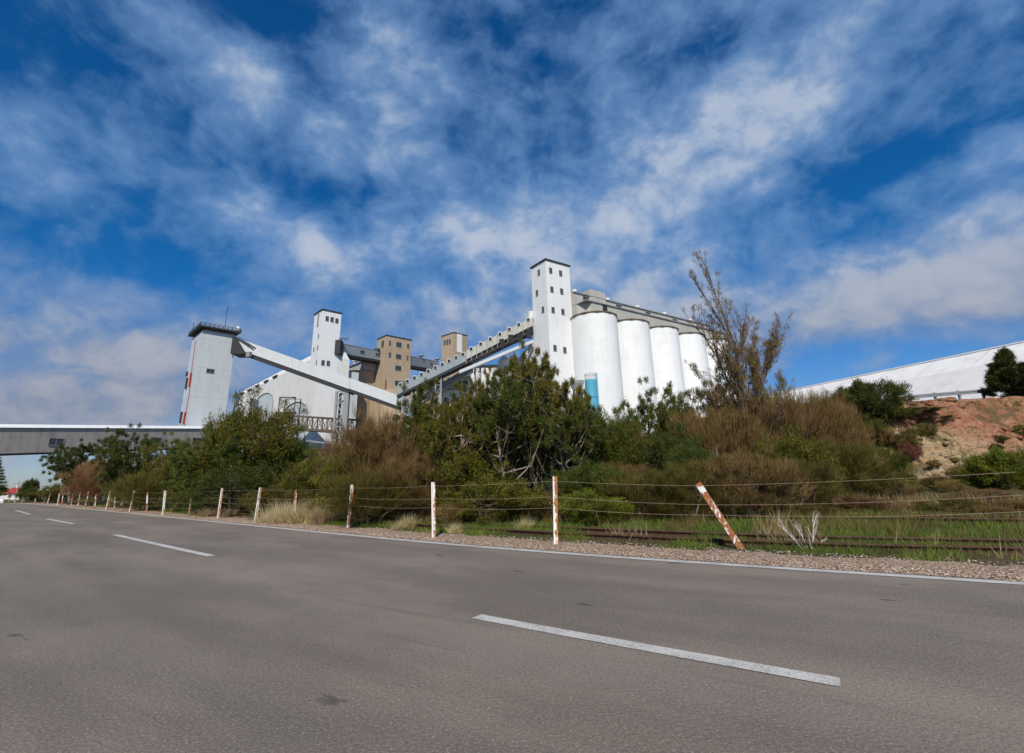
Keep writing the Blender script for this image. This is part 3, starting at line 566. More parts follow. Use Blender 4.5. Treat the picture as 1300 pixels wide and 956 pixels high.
# lean-to duct
LD = empty('sloping_duct', tuple(at(300, 540, 112)), 'pale sheet duct rising to the right from behind the grey tower towards the first arch', 'duct')
beam('casing', LD, 'cladv', at(272, 545, 112), at(318, 505, 112), 4, 4.5)
MB().tube([at(296, 535, 111.7), at(296, 525, 111.7), at(297.5, 517, 111.7), at(302, 513.5, 111.7), at(307, 514, 111.7)], [.16] * 5, 6).build('arched_frame', M['dark'], LD)
# bridge galleries between towers
def gallery(name, label, x0, yt0, yb0, Y0, x1, yt1, yb1, Y1, wins=(), mat='grey'):
    p0, p1 = at(x0, yt0, Y0), at(x1, yt1, Y1); h = (p0[2] - at(x0, yb0, Y0)[2] + p1[2] - at(x1, yb1, Y1)[2]) / 2
    r = empty(name, tuple((p0 + p1) / 2 - [0, 0, h]), label, 'conveyor', 'level grey galleries linking the towers')
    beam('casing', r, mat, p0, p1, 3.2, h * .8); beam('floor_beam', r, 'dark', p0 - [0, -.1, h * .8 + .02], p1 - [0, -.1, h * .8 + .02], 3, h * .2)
    beam('roof', r, 'gsteel', p0 + [0, -.12, .2], p1 + [0, -.12, .2], 3.5, .18)
    for k in wins:
        p = p0 + (p1 - p0) * k; d_ = (p1 - p0); fr = Fr(p[0], p[1], math.degrees(math.atan2(d_[0], d_[1]))); win(fr, 'u', 0, p[2] - h * .35, 1.6, .8, r, 0)
    return r, p0, p1, h
r, p0, p1, h = gallery('tower_gallery', 'grey enclosed gallery linking the slim white tower to the larger tan tower', 430.5, 436, 452, 129, 487.5, 447.2, 459.5, 143.3, (.5, .85))
MB().bar(p0 + [.2, -.4, .6], p0 + [.2, -.4, -3.4], 2.2, 1.5).build('end_housing', M['dark'], r)
mb = MB(); rail(mb, [p0 + [0, -.5, .5], p0 + [2.6, -.6, .6]], 0, .8, .12, 3); mb.build('railing', M['dark'], r)
p = p0 + (p1 - p0) * .82; MB().box(WF, p[0] - .8, p[0] + .8, p[1], p[1] + 1, p[2] + .1, p[2] + .8).build('roof_vent', M['dark'], r)
r, p0, p1, h = gallery('tower_gallery', 'short grey enclosed gallery between the two tan towers', 520, 452.5, 467, 145.8, 556, 459.5, 471, 163, (.75,))
for k in (.35, .95): p = p0 + (p1 - p0) * k; MB().cyl((p[0], p[1] + 1), .4, p[2], p[2] + 1, 10).cyl((p[0], p[1] + 1), .9, p[2] + 1, p[2] + 1.5, 10).build('roof_vent', M['gsteel'], r)
# ---- tan towers and tan silo block
D_ = Fr(-37.8, 140, 46.0)
TT = empty('tan_tower', tuple(D_(4.3, 2.6, 0)), 'larger tan concrete tower with square windows and a red pipe down its front', 'tower', 'tan concrete towers')
MB().box(D_, 0, 8.6, 0, 5.6, -2, 43.5).build('wall', M['tan'], TT); roofslab(D_, 0, 8.6, 0, 5.6, 43.52, 'dark', TT, .15, .25)
for px, py, w in [(506.3, 437.5, 1.7), (506, 452.7, 1.7), (505.6, 467.3, 1.9), (505, 486.5, 1.9), (495, 435.3, .6), (494.7, 450.4, .7), (518, 439.4, .7), (517.3, 454.3, .5)]:
    u, z = D_.onu(px, py); win(D_, 'u', u, z, w, 1.35, TT)
for px, py in [(486, 436.5), (487.5, 441)][:1]:
    v, z = D_.onv(px, py); win(D_, 'v', v, z, 1.5, 1.9, TT)
mb = MB(); pu, pz = D_.onu(488.6, 458, -.2); mb.tube([D_(.25, -.2, 30), D_(.25, -.2, 20), D_(.25, -.2, 6)], [.14] * 3, 6); mb.build('downpipe', M['red'], TT)
v1 = np.array(at(481, 461, 144)); TS = empty('tan_silo_block', tuple(D_(2, 20, 0)), 'tan concrete silo block with a grey topped gallery, behind the kink of the pale gallery', 'silo')
MB().box(D_, -3.5, 8, 6, 62, -2, 33.5).build('wall', M['tan'], TS); MB().box(D_, -3.9, 4, 5.62, 62.4, 33.52, 36.0).build('gallery', M['beige'], TS); MB().box(D_, -4.3, 4.4, 5.63, 62.8, 36.02, 36.4).build('gallery_roof', M['gsteel'], TS)
for k in range(5):
    MB().cyl(D_(-3.2, 10.2 + 9.6 * k, 0), 4.7, -2, 33.2 - .02 * k, 48).build('silo', M['tan'], TS, smooth=True)
for k in range(3): p = D_(-3, 14 + 14 * k, 36.4); MB().cyl(p, .5, 36.4, 37.6, 10).cyl(p, .9, 37.6, 38.1, 10).build('roof_vent', M['white2'], TS)
MB().cyl(D_(1.5, -3.4, 0), 4.2, -2, 26, 48).build('front_silo', M['tan'], TS, smooth=True)
MB().cyl(D_(10.5, -1.4, 0), 4.2, -2, 25, 48).build('front_silo', M['tan'], TS, smooth=True)
E2 = Fr(-20.1, 160, 44.0)
TU = empty('tan_tower', tuple(E2(3, 3, 0)), 'smaller tan tower with a tall pale panel on its right face, behind the rising gallery', 'tower', 'tan concrete towers')
MB().box(E2, 0, 6.1, 0, 6.6, -2, 50.0).build('wall', M['tan'], TU); roofslab(E2, 0, 6.1, 0, 6.6, 50.02, 'dark', TU, .15, .25)
u, z = E2.onu(583.3, 432.3); MB().box(E2, u - 1.1, u + 1.1, -.08, .02, z - 4.2, z + 2.6).build('pale_panel', M['white'], TU)
for px, py in [(564.5, 435), (567.8, 434.3), (571, 433.6)]: v, z = E2.onv(px, py); win(E2, 'v', v, z, .9, 1.7, TU)
mb = MB(); mb.cyl(E2(4, -14, 0), 7.5, -2, 28, 48); o = mb.build('silo', M['tan'], TU, smooth=True)
MB().cyl(E2(-8, -10, 0), 6.5, -2, 27, 48).build('silo', M['tan'], TU, smooth=True)

# ---- steel footbridge & lattice tower
FB = empty('lattice_footbridge', tuple(at(415, 550, 112)), 'brown steel lattice footbridge with an open frame tower, before the white arched building', 'footbridge')
mb = MB(); q0 = at(358, 543.5, 112); q1 = at(454, 549.5, 112); n = 15
for yy in (0, 2.4):
    o_ = np.array([0, yy, 0]); hv = np.array([0, 0, 3.0])
    mb.bar(q0 + o_, q1 + o_, .35, .5).bar(q0 + o_ + hv, q1 + o_ + hv, .22)
    for k in range(n + 1):
        p = q0 + (q1 - q0) * k / n + o_; mb.bar(p, p + hv, .14)
        if k < n: p2 = q0 + (q1 - q0) * (k + 1) / n + o_; mb.bar(p + (hv if k % 2 else 0), p2 + (0 if k % 2 else hv), .12)
mb.build('truss', M['steel'], FB); MB().hexa([q0 + [0, .1, .26], q1 + [0, .1, .26], q1 + [0, 2.3, .26], q0 + [0, 2.3, .26], q0 + [0, .1, .34], q1 + [0, .1, .34], q1 + [0, 2.3, .34], q0 + [0, 2.3, .34]]).build('deck', M['steel'], FB)
la, lb = at(353, 525, 112), at(373, 525, 112); lt = at(360, 504.5, 112)[2]
lattice(FB, la[0], lb[0], 0, lt, 112.0, 115, .2, 5, 'frame_tower', 'steel')
mb = MB(); mb.bar((la[0], 111.9, lt), (lb[0], 111.9, lt - .2), .3).bar((la[0] - .5, 111.9, at(360, 524, 112)[2]), (lb[0] + .5, 111.9, at(360, 525, 112)[2]), .5); mb.build('cross_beam', M['steel'], FB)
SHD = empty('low_shed', tuple(at(410, 560, 106)), 'small shed with a dark open front and pale sloping roof below the footbridge', 'shed')
s0, s1 = at(388, 559, 106), at(452, 549, 106)
MB().hexa([s0 + [0, 0, -.2], s1 + [0, 0, -3.2], s1 + [0, 9, -3.2], s0 + [0, 9, -.2], s0 + [0, 0, .1], s1 + [0, 0, -2.9], s1 + [0, 9, -2.9], s0 + [0, 9, .1]]).build('roof', M['gsteel'], SHD)
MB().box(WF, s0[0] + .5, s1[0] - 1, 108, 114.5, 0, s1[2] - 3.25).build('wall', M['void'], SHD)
MB().box(WF, s0[0] + 7, s1[0] - .5, 106.2, 107.8, 0, s1[2] - 3.3).build('front_wall', M['clad'], SHD)

# ---- conveyor bridge over the road
BR = Fr(*at(0, 543, 71)[:2], 20.7); zA = at(0, 543, 71)[2]
inc = math.tan(math.radians(4.4)); BG = empty('conveyor_bridge', (BR.o[0], BR.o[1], 6), 'long weathered grey enclosed conveyor bridge crossing the road at the left', 'conveyor')
def brb(mb, u0, u1, v0, v1, t0, t1): return mb.hexa([BR(u, v, zA + u * inc + tt) for tt in (t0, t1) for (u, v) in ((u0, v0), (u1, v0), (u1, v1), (u0, v1))])
# the face the camera sees is the right hand one (v = 0)
brb(MB(), -45, 34.5, 0, 3, -3.75, 0).build('side_wall', M['bridge'], BG); MB().hexa([BR(u, v, zA + u * inc + tt) for (u, v, tt) in ((-45, -.2, .02), (34.6, -.2, .02), (34.6, 3.3, .02), (-45, 3.3, .02), (-45, .5, .55), (34.6, .5, .55), (34.6, 2.6, .55), (-45, 2.6, .55))]).build('roof', M['white'], BG)
brb(MB(), -45, 34.5, .06, 2.9, -4.0, -3.77).build('floor_beam', M['dark'], BG)
for px, py in [(71.5, 561), (140.5, 560.5), (198, 559), (250, 559.5)]:
    dd = ray(px, py); nrm = BR.v; k = (nrm @ (BR.o - [0, 0, EYE])) / (nrm @ dd); p = np.array([0, 0, EYE]) + dd * k; u = (p - BR.o) @ BR.u
    win(BR, 'u', u, p[2], 1.9, 1.0, BG, 0)
for u in (-34, 30):
    lattice(BG, BR(u, 1, 0)[0] - .8, BR(u, 1, 0)[0] + .8, -3, zA + u * inc - 4.1, BR(u, 1, 0)[1] - .8, BR(u, 1, 0)[1] + .8, .3, 4, 'support_leg', 'gsteel')

# ---- long white bunker at the right
r0 = gnd(1000, 497, 18); r1 = gnd(1300, 435, 18); dv = r1 - r0; dv /= np.linalg.norm(dv); r1 = r0 + dv * 95; r0 = r0 - dv * 6
nv = np.array([dv[1], -dv[0], 0]);  nv = nv if nv @ r0 < 0 else -nv
BK = empty('grain_bunker', tuple((r0 + r1) / 2 + [0, 0, -12]), 'long white covered grain store with a sloping roof on top of the bank', 'grain store')
n_ = 60; Vv = []; 
for i in range(n_ + 1):
    p = r0 + (r1 - r0) * i / n_; w_ = .10 * math.sin(i * 2.1) * 1
    Vv += [p + nv * 24 + [0, 0, -13.0], p + nv * 12 + [0, 0, -6.35 + .03 * (i % 2)], p + [0, 0, 0 + w_ * .3], p - nv * 24 + [0, 0, -13]]
Fc = [(i * 4 + k, (i + 1) * 4 + k, (i + 1) * 4 + k + 1, i * 4 + k + 1) for i in range(n_) for k in range(3)]
M['tarp'] = paint('white_tarpaulin', (.73, .715, .69), .7, .5, (.6, .5, .45), sc=.25, az=-18, joints=(7.5, 500))
mb = MB(); mb.add(Vv, Fc + [(0, 1, 2, 3), (n_ * 4 + 3, n_ * 4 + 2, n_ * 4 + 1, n_ * 4)]); mb.build('roof', M['tarp'], BK)
mb = MB(); 
for side in (nv,): mb.hexa([r0 + nv * 24.1 + [0, 0, -16], r1 + nv * 24.1 + [0, 0, -16], r1 + nv * 23.6 + [0, 0, -16], r0 + nv * 23.6 + [0, 0, -16], r0 + nv * 24.1 + [0, 0, -12.9], r1 + nv * 24.1 + [0, 0, -12.9], r1 + nv * 23.6 + [0, 0, -12.9], r0 + nv * 23.6 + [0, 0, -12.9]])
mb.build('side_wall', M['gsteel'], BK)
mb = MB(); mb.tube([r0 + [0, 0, .15], r1 + [0, 0, .15]], [.13, .13], 6)
mb.build('ridge_cap', M['white2'], BK)
# safety barrier on the crest
gp = [at(1156, 502.5, 38), at(1200, 499, 38.5), at(1262, 494, 39)]; gp = [p for p in gp]
GR = empty('safety_barrier', (gp[1][0], gp[1][1], gp[1][2] - .8), 'steel guard rail on posts along the top of the red bank', 'guard rail')
mb = MB()
pa, pb = gp[0] - (gp[2] - gp[0]) * .02, gp[2] + (gp[2] - gp[0]) * .5
for dz_ in (.0, -.16): mb.bar(pa + [0, 0, dz_], pb + [0, 0, dz_], .07, .12)
mb.bar(pa + [0, .04, -.08], pb + [0, .04, -.08], .02, .30); mb.build('beam', M['gsteel'], GR)
for k in range(6):
    p = pa + (pb - pa) * (k + .1) / 5.3; MB().box(WF, p[0] - .07, p[0] + .07, p[1] + .06, p[1] + .2, p[2] - 1.3, p[2] + .12).build('post', M['gsteel'], GR)

# ---------------------------------------------------------------- railway tracks
m, q, b = newmat('rusty_rail'); P = q.n('ShaderNodeNewGeometry').outputs['Position']
q.set(b.inputs['Base Color'], q.ramp(q.noise(P, 9, 5, .7), [(.3, (.030, .014, .010)), (.55, (.075, .028, .015)), (.75, (.16, .065, .03))])); b.inputs['Roughness'].default_value = .85; M['rust'] = m
m, q, b = newmat('old_sleeper'); P = q.n('ShaderNodeNewGeometry').outputs['Position']
q.set(b.inputs['Base Color'], q.mix(q.noise(P, 12, 5, .7), (.06, .045, .035, 1), (.20, .16, .12, 1))); b.inputs['Roughness'].default_value = .95; M['sleeper'] = m
def railway(dc, xa, xb, gauge, label, z0):
    root = empty('railway_track', (*road(np.array([(xa + xb) / 2]), dc)[0], 0), label, 'railway', 'rusty railway lines beside the road')
    xx = np.linspace(xa, xb, 160); prof = [(-.06, 0), (.06, 0), (.06, .02), (.012, .03), (.012, .115), (.035, .12), (.035, .15), (-.035, .15), (-.035, .12), (-.012, .115), (-.012, .03), (-.06, .02)]
    for s_ in (-gauge / 2, gauge / 2):
        Vv = []
        for (o_, h_) in prof:
            dcv = dc + (.8 * smooth(3, 9, xx) - .25 * smooth(-4, -14, xx)) * (1 if dc < 4 else 0)
            p = road(xx, dcv + s_ + o_); Vv.append(np.column_stack([p, dip(p[:, 0], p[:, 1]) + z0 + h_ + .03 * (fbm(xx, 0, .3, 2) - .5)]))
        k = len(prof); n = len(xx); Vv = np.concatenate(Vv) - np.array(root.location); I = np.arange(k * n).reshape(k, n)
        Q = np.stack([I, np.roll(I, -1, 0)], 0); Q = np.stack([Q[0][:, :-1], Q[1][:, :-1], Q[1][:, 1:], Q[0][:, 1:]], -1).reshape(-1, 4)
        mesh_np('rail', Vv, Q, M['rust'], root)
    x = xa; mb = MB()
    while x < xb:
        s = float(slope(x)); dcv = dc + (float(.8 * smooth(3, 9, x)) - .25 * float(smooth(-4, -14, x))) * (1 if dc < 4 else 0); p = road(np.array([x]), dcv)[0]; fr = Fr(p[0], p[1], math.degrees(math.atan2(1, s)), float(dip(p[0], p[1]))); g_ = gauge / 2 + .42
        mb.box(fr, -.11, .11, -g_, g_, z0 - .10, z0 + .012 + random.uniform(-.03, 0)); x += .68 / math.sqrt(1 + s * s)
    mb.build('sleepers', M['sleeper'], root)
railway(2.35, -60, 16, .98, 'rusty railway line just behind the fence posts, half buried in grass', -.035)
railway(6.9, -8, 26, 1.02, 'second rusty railway line further back near the foot of the bank', .02)

# ---------------------------------------------------------------- fence
m, q, b = newmat('flaking_white_paint'); P = q.n('ShaderNodeNewGeometry').outputs['Position']; ob = q.n('ShaderNodeTexCoord').outputs['Object']; oi = q.n('ShaderNodeObjectInfo').outputs['Random']
so_ = q.n('ShaderNodeSeparateXYZ'); q.set(so_.inputs[0], ob)
nn = q.noise(q.scale(P, (1, 1, .35)), 17, 6, .7); bias = q.m('MULTIPLY', so_.outputs[0], 3.2)
r = q.rng(q.m('ADD', q.m('ADD', nn, bias), q.m('MULTIPLY', oi, .10)), .54, .62)
q.set(b.inputs['Base Color'], q.mix(r, q.mix(q.noise(P, 30, 3), (.70, .69, .65, 1), (.82, .81, .78, 1)), q.ramp(q.noise(P, 22, 4, .7), [(.3, (.17, .045, .012)), (.55, (.40, .13, .025)), (.75, (.55, .22, .06))]))); b.inputs['Roughness'].default_value = .75; M['post'] = m
m, q, b = newmat('rusted_post'); P = q.n('ShaderNodeNewGeometry').outputs['Position']
r = q.rng(q.noise(q.scale(P, (1, 1, .45)), 9, 6, .7), .50, .56); q.set(b.inputs['Base Color'], q.mix(r, q.ramp(q.noise(P, 22, 4, .7), [(.3, (.15, .045, .016)), (.55, (.33, .12, .035)), (.75, (.46, .22, .09))]), (.72, .70, .66, 1))); b.inputs['Roughness'].default_value = .8; M['rpost'] = m
def hpost(h, mat, wid=.085):
    mb = MB(); f_ = .012; a_ = wid / 2; dep = .05
    prof = [(-a_, -dep), (-a_ + .028, -dep), (-a_ + .028, -.012), (a_ - .028, -.012), (a_ - .028, -dep), (a_, -dep), (a_, dep), (a_ - .028, dep), (a_ - .028, .012), (-a_ + .028, .012), (-a_ + .028, dep), (-a_, dep)]
    k = len(prof); nz_ = 6
    vs = [(x, y, -.25 + (h + .25) * j / nz_) for j in range(nz_ + 1) for x, y in prof]; fs = [(j * k + i, j * k + (i + 1) % k, (j + 1) * k + (i + 1) % k, (j + 1) * k + i) for j in range(nz_) for i in range(k)]
    fs += [tuple(nz_ * k + i for i in range(k)), tuple(range(k - 1, -1, -1))]; mb.add(vs, fs); return mb.build('fence_post', mat)
pp = hpost(1.0, M['post']); pr = hpost(1.0, M['rpost'], .06); PW = []; used = {id(pp): False, id(pr): False}
POSTS = [(706, 692, 704.5, 605, 0, 'upright white post with rust down its right edge, tallest in the fence'), (551, 683, 550, 612, 0, 'upright white fence post with an orange rust strip, next left of the tallest post'),
 (442, 671, 447.5, 615.5, 0, 'white fence post leaning slightly right, third from the right in the standing row'), (375, 663, 375.5, 622, 1, 'thin rusty fence post standing in the pale straw grass'),
 (324, 663, 331, 619, 0, 'white and rust fence post leaning right, left of the straw grass'), (277, 658.5, 282.5, 620, 0, 'slim white and rust post leaning right beside two straw tufts'),
 (240, 654, 243, 628, 1, 'short thin rusty post behind the straw tufts'), (207, 654, 210, 623, 0, 'straight white double flanged post left of the short thin rusty one'),
 (186, 651.5, 187.5, 625, 1, 'thin orange rusty post between two white posts below the dark pine'), (165, 650, 171, 623, 0, 'leaning white post with rusty right flange below the dark pine'),
 (145, 647.5, 146.5, 628, 1, 'thin red and white post right of a leaning white post'), (135, 647.5, 140.5, 623, 0, 'thin white post leaning right, in front of the red brown bush'),
 (120, 646, 122, 627.5, 1, 'stout orange rusty post in the far row'), (107.5, 645, 112.5, 624.5, 1, 'rusty brown post leaning far right in the far row'), (99, 643, 102, 624.5, 1, 'faint brown leaning post left of the rusty brown one'),
 (90, 641.5, 93, 625.5, 1, 'dull brown leaning post, mid far row'), (78.5, 642, 80, 629, 1, 'thin orange white post right of the thick pale pair'), (73, 642, 76, 626, 0, 'thick pale post leaning right in the far row'),
 (60, 640, 64, 626, 1, 'weathered post at the right of a leaning cluster'), (56, 639.5, 60, 627, 0, 'white weathered post at the left of a leaning cluster'), (44, 638.5, 45.5, 632, 1, 'tiny short post before the low green hedge'),
 (27.5, 638.5, 29, 631, 1, 'tiny leaning post in front of the white house gable'), (19, 638, 20, 631.5, 1, 'tiny brown post in front of the red roofed house'), (11.5, 637.5, 12, 630, 0, 'tiny white post beside the parked white car')]
for i, (bx, by, tx, ty, kd, lb_) in enumerate(POSTS):
    p = gnd(bx, by, 0); 
    for _ in range(6): p = gnd(bx, by, float(dip(p[0], p[1])))
    src = pr if kd else pp; o = src if not used[id(src)] else src.copy()
    if used[id(src)]: COL.objects.link(o)
    used[id(src)] = True; tp = at(tx, ty, p[1]); v_ = Vector(tp - p); h = v_.length
    tw = random.uniform(-.10, .06); o.rotation_euler = (v_.to_track_quat('Z', 'Y') @ Matrix.Rotation(-math.atan2(float(p[0]), float(p[1])) * .6 + tw, 3, 'Z').to_quaternion()).to_euler() if i > 1 else (0, 0, -.03)
    v2 = v_.normalized(); lean = Matrix.Rotation(-math.atan2(float(p[0]), float(p[1])) * .8, 4, 'Z')
    zax = v2; xax = lean @ Vector((1, 0, 0)); yax = zax.cross(xax).normalized(); xax = yax.cross(zax)
    wsc = 1.0 if i < 6 else 1.0
    R_ = Matrix((xax, yax, zax)).transposed().to_4x4(); o.matrix_world = Matrix.Translation(Vector(p)) @ R_ @ Matrix.Diagonal((wsc, 1, h, 1))
    tag(o, lb_, 'fence post', 'old fence posts along the road'); PW.append((p, tp))
# fallen post
p = gnd(941, 697, 0); tp = at(886, 613.5, p[1] + .15); o = hpost(1.0, M['rpost'].copy(), .046); v_ = Vector(tp - p); o.matrix_world = Matrix.Translation(Vector(p)) @ v_.to_track_quat('Z', 'Y').to_matrix().to_4x4() @ Matrix.Diagonal((1, 1, v_.length, 1))
tag(o, 'rusty post with flaking white paint, leaning steeply to the left over the rails', 'fence post', 'old fence posts along the road')
hooks = [(tp + p) / 2]
# wires: from far left to beyond the right of the frame
m, q, b = newmat('rusty_wire'); b.inputs['Base Color'].default_value = (.42, .30, .22, 1); b.inputs['Roughness'].default_value = .6; M['wire'] = m
nxt = np.array([6.3, 6.35, 0]); main = [k for k in range(len(POSTS)) if POSTS[k][4] == 0 and k < 18]
for wi, (f_, lbw) in enumerate([(.93, 'topmost rusty wire of the roadside fence'), (.70, 'middle rusty wire of the roadside fence'), (.54, 'lowest rusty wire of the roadside fence')]):
    ps = [nxt + [0, 0, 1.2 * f_]]
    ps += [np.array([2.25, 8.42, 1.07 - .0]) if wi == 0 else p + (tp - p) * (.66 if wi == 1 else .50)]
    if wi == 0: ps[1] = tp - (tp - p) * .04
    for k in main: a_, b_ = PW[k]; ps.append(a_ + (b_ - a_) * f_ + [0, -.05, 0])
    pts = []
    for i in range(len(ps) - 1):
        L = np.linalg.norm(ps[i + 1] - ps[i]); n = 10
        for j in range(n): s_ = j / n; q_ = ps[i] + (ps[i + 1] - ps[i]) * s_; q_ = q_ - np.array([0, 0, (.012 + .006 * wi) * L * 4 * s_ * (1 - s_) * .5]); pts.append(q_)
    pts.append(ps[-1]); mb = MB(); mb.tube(pts, [.0019] * len(pts), 5); tag(mb.build('fence_wire', M['wire']), lbw, 'fence wire', 'wires of the roadside fence')

# ---------------------------------------------------------------- vegetation
def unit(v): return v / (np.linalg.norm(v, axis=-1, keepdims=True) + 1e-9)
def blades(C, D, L, Wd):
    n = len(C); r = unit(RG.normal(size=(n, 3))); s = unit(np.cross(D, r)) * (Wd[:, None] / 2)
    V = np.stack([C - s, C + s, C + D * L[:, None]], 1).reshape(-1, 3); return V, np.arange(3 * n).reshape(-1, 3)
def needles(centres, outw, n, spread, L, Wd, up=.5, out_=.7, rnd=.8):
    k = len(centres); C = np.repeat(centres, n, 0) + RG.normal(size=(k * n, 3)) * spread
    D = unit(np.repeat(outw, n, 0) * out_ + np.array([0, 0, up]) + RG.normal(size=(k * n, 3)) * rnd * .6)
    return blades(C, D, RG.uniform(L * .6, L * 1.3, k * n), RG.uniform(Wd * .7, Wd * 1.3, k * n))
PROTO = {}
def shell(n, lo=.35, hi=1.0, zmin=-.9):
    out = []
    while len(out) < n:
        v = unit(RG.normal(size=3)); 
        if v[2] < zmin: continue
        out.append(v * RG.uniform(lo, hi))
    return np.array(out)
def make_tree(kind, h, w, leafm, barkm, lobes, clumps, nn_, L, Wd, low=.3, spread=.1, lobr=.2, up=.5, out_=.7, rnd=.8, trunk_r=.09, multi=1, trunkbend=.1, conic=0.0):
    """a woody plant: stems and limbs (trunk) and leafy sprays (crown), built at real size"""
    mb = MB(); cs = []; ow = []
    cz = h * (low + 1) / 2; hz = h * (1 - low) / 2
    stems = []
    for s_ in range(multi):
        a = RG.uniform(0, 6.28); base = np.array([math.cos(a), math.sin(a), 0]) * (.12 * w if multi > 1 else 0); topp = np.array([RG.normal() * trunkbend * w + base[0] * 1.5, RG.normal() * trunkbend * w + base[1] * 1.5, h * RG.uniform(.7, .92)])
        mid = (base + topp) / 2 + RG.normal(size=3) * [.05 * w, .05 * w, 0]; pts = [base + [0, 0, -.15]] + [(1 - t_) ** 2 * base + 2 * t_ * (1 - t_) * mid + t_ ** 2 * topp for t_ in np.linspace(.12, 1, 7)]
        rr = [trunk_r * (1.25 - k / 7.0 * 1.1) for k in range(8)]; mb.tube(pts, rr, 7); stems.append(pts)
    for v in shell(lobes, .45, .95, -.85):
        kz = .5 + .5 * v[2]; nar = 1 - conic * kz
        lc = np.array([v[0] * w / 2 * nar, v[1] * w / 2 * nar, cz + v[2] * hz])
        st = stems[RG.integers(len(stems))]; zt_ = max(.08 * h, lc[2] - RG.uniform(.12, .35) * h); sp_ = min(st, key=lambda q_: abs(q_[2] - zt_)); m_ = (sp_ + lc) / 2 + [0, 0, -.05 * h] + RG.normal(size=3) * .05 * w
        mb.tube([sp_, m_, lc], [trunk_r * .42, trunk_r * .26, trunk_r * .12], 5)
        cv = RG.normal(size=(clumps, 3)) * [lobr * w * nar, lobr * w * nar, lobr * h * .8]; nt = unit(v) 
        for c_ in cv:
            p_ = lc + c_; 
            if p_[2] < .04 * h: p_[2] = .04 * h + abs(RG.normal()) * .05
            mb.tube([lc, lc + c_ * .5 + [0, 0, -.02], p_], [trunk_r * .12, trunk_r * .08, trunk_r * .04], 3); cs.append(p_)
            ow.append(unit(np.array([p_[0] / w, p_[1] / w, (p_[2] - cz * .8) / h])))
    Vb, Fb = needles(np.array(cs), np.array(ow), nn_, spread, L, Wd, up, out_, rnd)
    root = bpy.data.objects.new(kind, None); root.empty_display_size = .3
    me = bpy.data.meshes.new('trunk'); me.from_pydata([tuple(v) for v in mb.V], [], mb.F); me.materials.append(M[barkm]); me.polygons.foreach_set('use_smooth', np.ones(len(me.polygons), bool)); tr = bpy.data.objects.new('trunk', me); tr.parent = root
    cr = mesh_np('crown', Vb, Fb, M[leafm], root); COL.objects.unlink(cr)
    return dict(root=root, parts=[tr, cr], h=h, w=w, used=False, kind=kind)
def place(pr_, x, y, z, sh, sw, label, cat, group, rot=None, leaf=None):
    root = pr_['root'].copy() if pr_['used'] else pr_['root']; COL.objects.link(root)
    for c_ in pr_['parts']:
        o = c_.copy() if pr_['used'] else c_
        COL.objects.link(o); o.parent = root
        if o.name.startswith('crown'): o.material_slots[0].link = 'OBJECT'; o.material_slots[0].material = M[leaf] if leaf else o.data.materials[0]
    pr_['used'] = True
    root.location = (x, y, z - .03); root.rotation_euler = (0, 0, random.uniform(0, 6.28) if rot is None else rot); root.scale = (sw, sw, sh)
    tag(root, label, cat, group)
P_ = PROTO
P_['pine1'] = make_tree('pine_tree', 5.2, 5.0, 'pine', 'palebark', 44, 10, 130, .17, .030, .26, .065, .078, .22, .7, 1.25, .11)
P_['pine3'] = make_tree('pine_tree', 5.2, 5.0, 'pine', 'palebark', 30, 9, 130, .17, .030, .36, .065, .075, .22, .7, 1.25, .10)
P_['pine2'] = make_tree('pine_tree', 5.0, 4.2, 'pine', 'bark', 40, 10, 100, .16, .032, .12, .075, .08, .3, .7, 1.2, .10)
P_['bush1'] = make_tree('green_bush', 4.2, 4.4, 'green', 'bark', 46, 11, 90, .13, .034, .02, .12, .085, .4, .8, .9, .07, 3)
P_['bush2'] = make_tree('green_bush', 2.6, 3.4, 'green', 'bark', 34, 10, 80, .11, .032, .0, .10, .08, .5, .6, .9, .05, 3)
P_['fea1'] = make_tree('brown_shrub', 3.6, 3.8, 'feather', 'bark', 42, 9, 80, .42, .014, .0, .10, .09, 1.0, .55, .55, .05, 5)
P_['fea2'] = make_tree('brown_shrub', 3.2, 4.2, 'feather', 'bark', 40, 9, 80, .36, .014, .0, .12, .09, .8, .7, .6, .05, 5)
P_['fea3'] = make_tree('brown_shrub', 2.2, 2.6, 'feather', 'bark', 26, 8, 70, .34, .012, .0, .08, .09, 1.2, .4, .5, .035, 5)
P_['sparse'] = make_tree('sparse_tree', 4.6, 3.0, 'olive', 'palebark', 20, 7, 55, .16, .026, .25, .07, .07, .4, .6, .9, .07, 2)
P_['con'] = make_tree('conifer_tree', 4.5, 3.4, 'dark_leaf', 'bark', 90, 7, 70, .17, .03, .0, .07, .05, .3, .9, .9, .09, 1, .02, .93)
P_['dome'] = make_tree('domed_bush', 2.8, 4.6, 'dark_leaf', 'bark', 50, 11, 75, .14, .040, .0, .12, .075, .4, .8, .8, .07, 2)
def plant(px, ptop, wpx, Yd, pk, label, cat, group, leaf=None, sink=0.0):
    pr_ = P_[pk]; c = at(px, ptop, Yd); x, y = c[0], c[1]; zb = float(zt(x, y)) - sink; h = c[2] - zb
    dd_ = float(dist(x, y)); wm0 = wpx * Yd / F
    if dd_ < 3.2 + wm0 * .42: print('CLOSE', round(dd_, 1), round(wm0, 1), label)
    dep = math.hypot(x, y); wm = wpx * Yd / F * .98
    place(pr_, x, y, zb, h / pr_['h'], wm / pr_['w'], label, cat, group, leaf=leaf)
GP, GB, GF = 'pine trees behind the fence', 'green bushes behind the fence', 'brown feathery shrubs behind the fence'
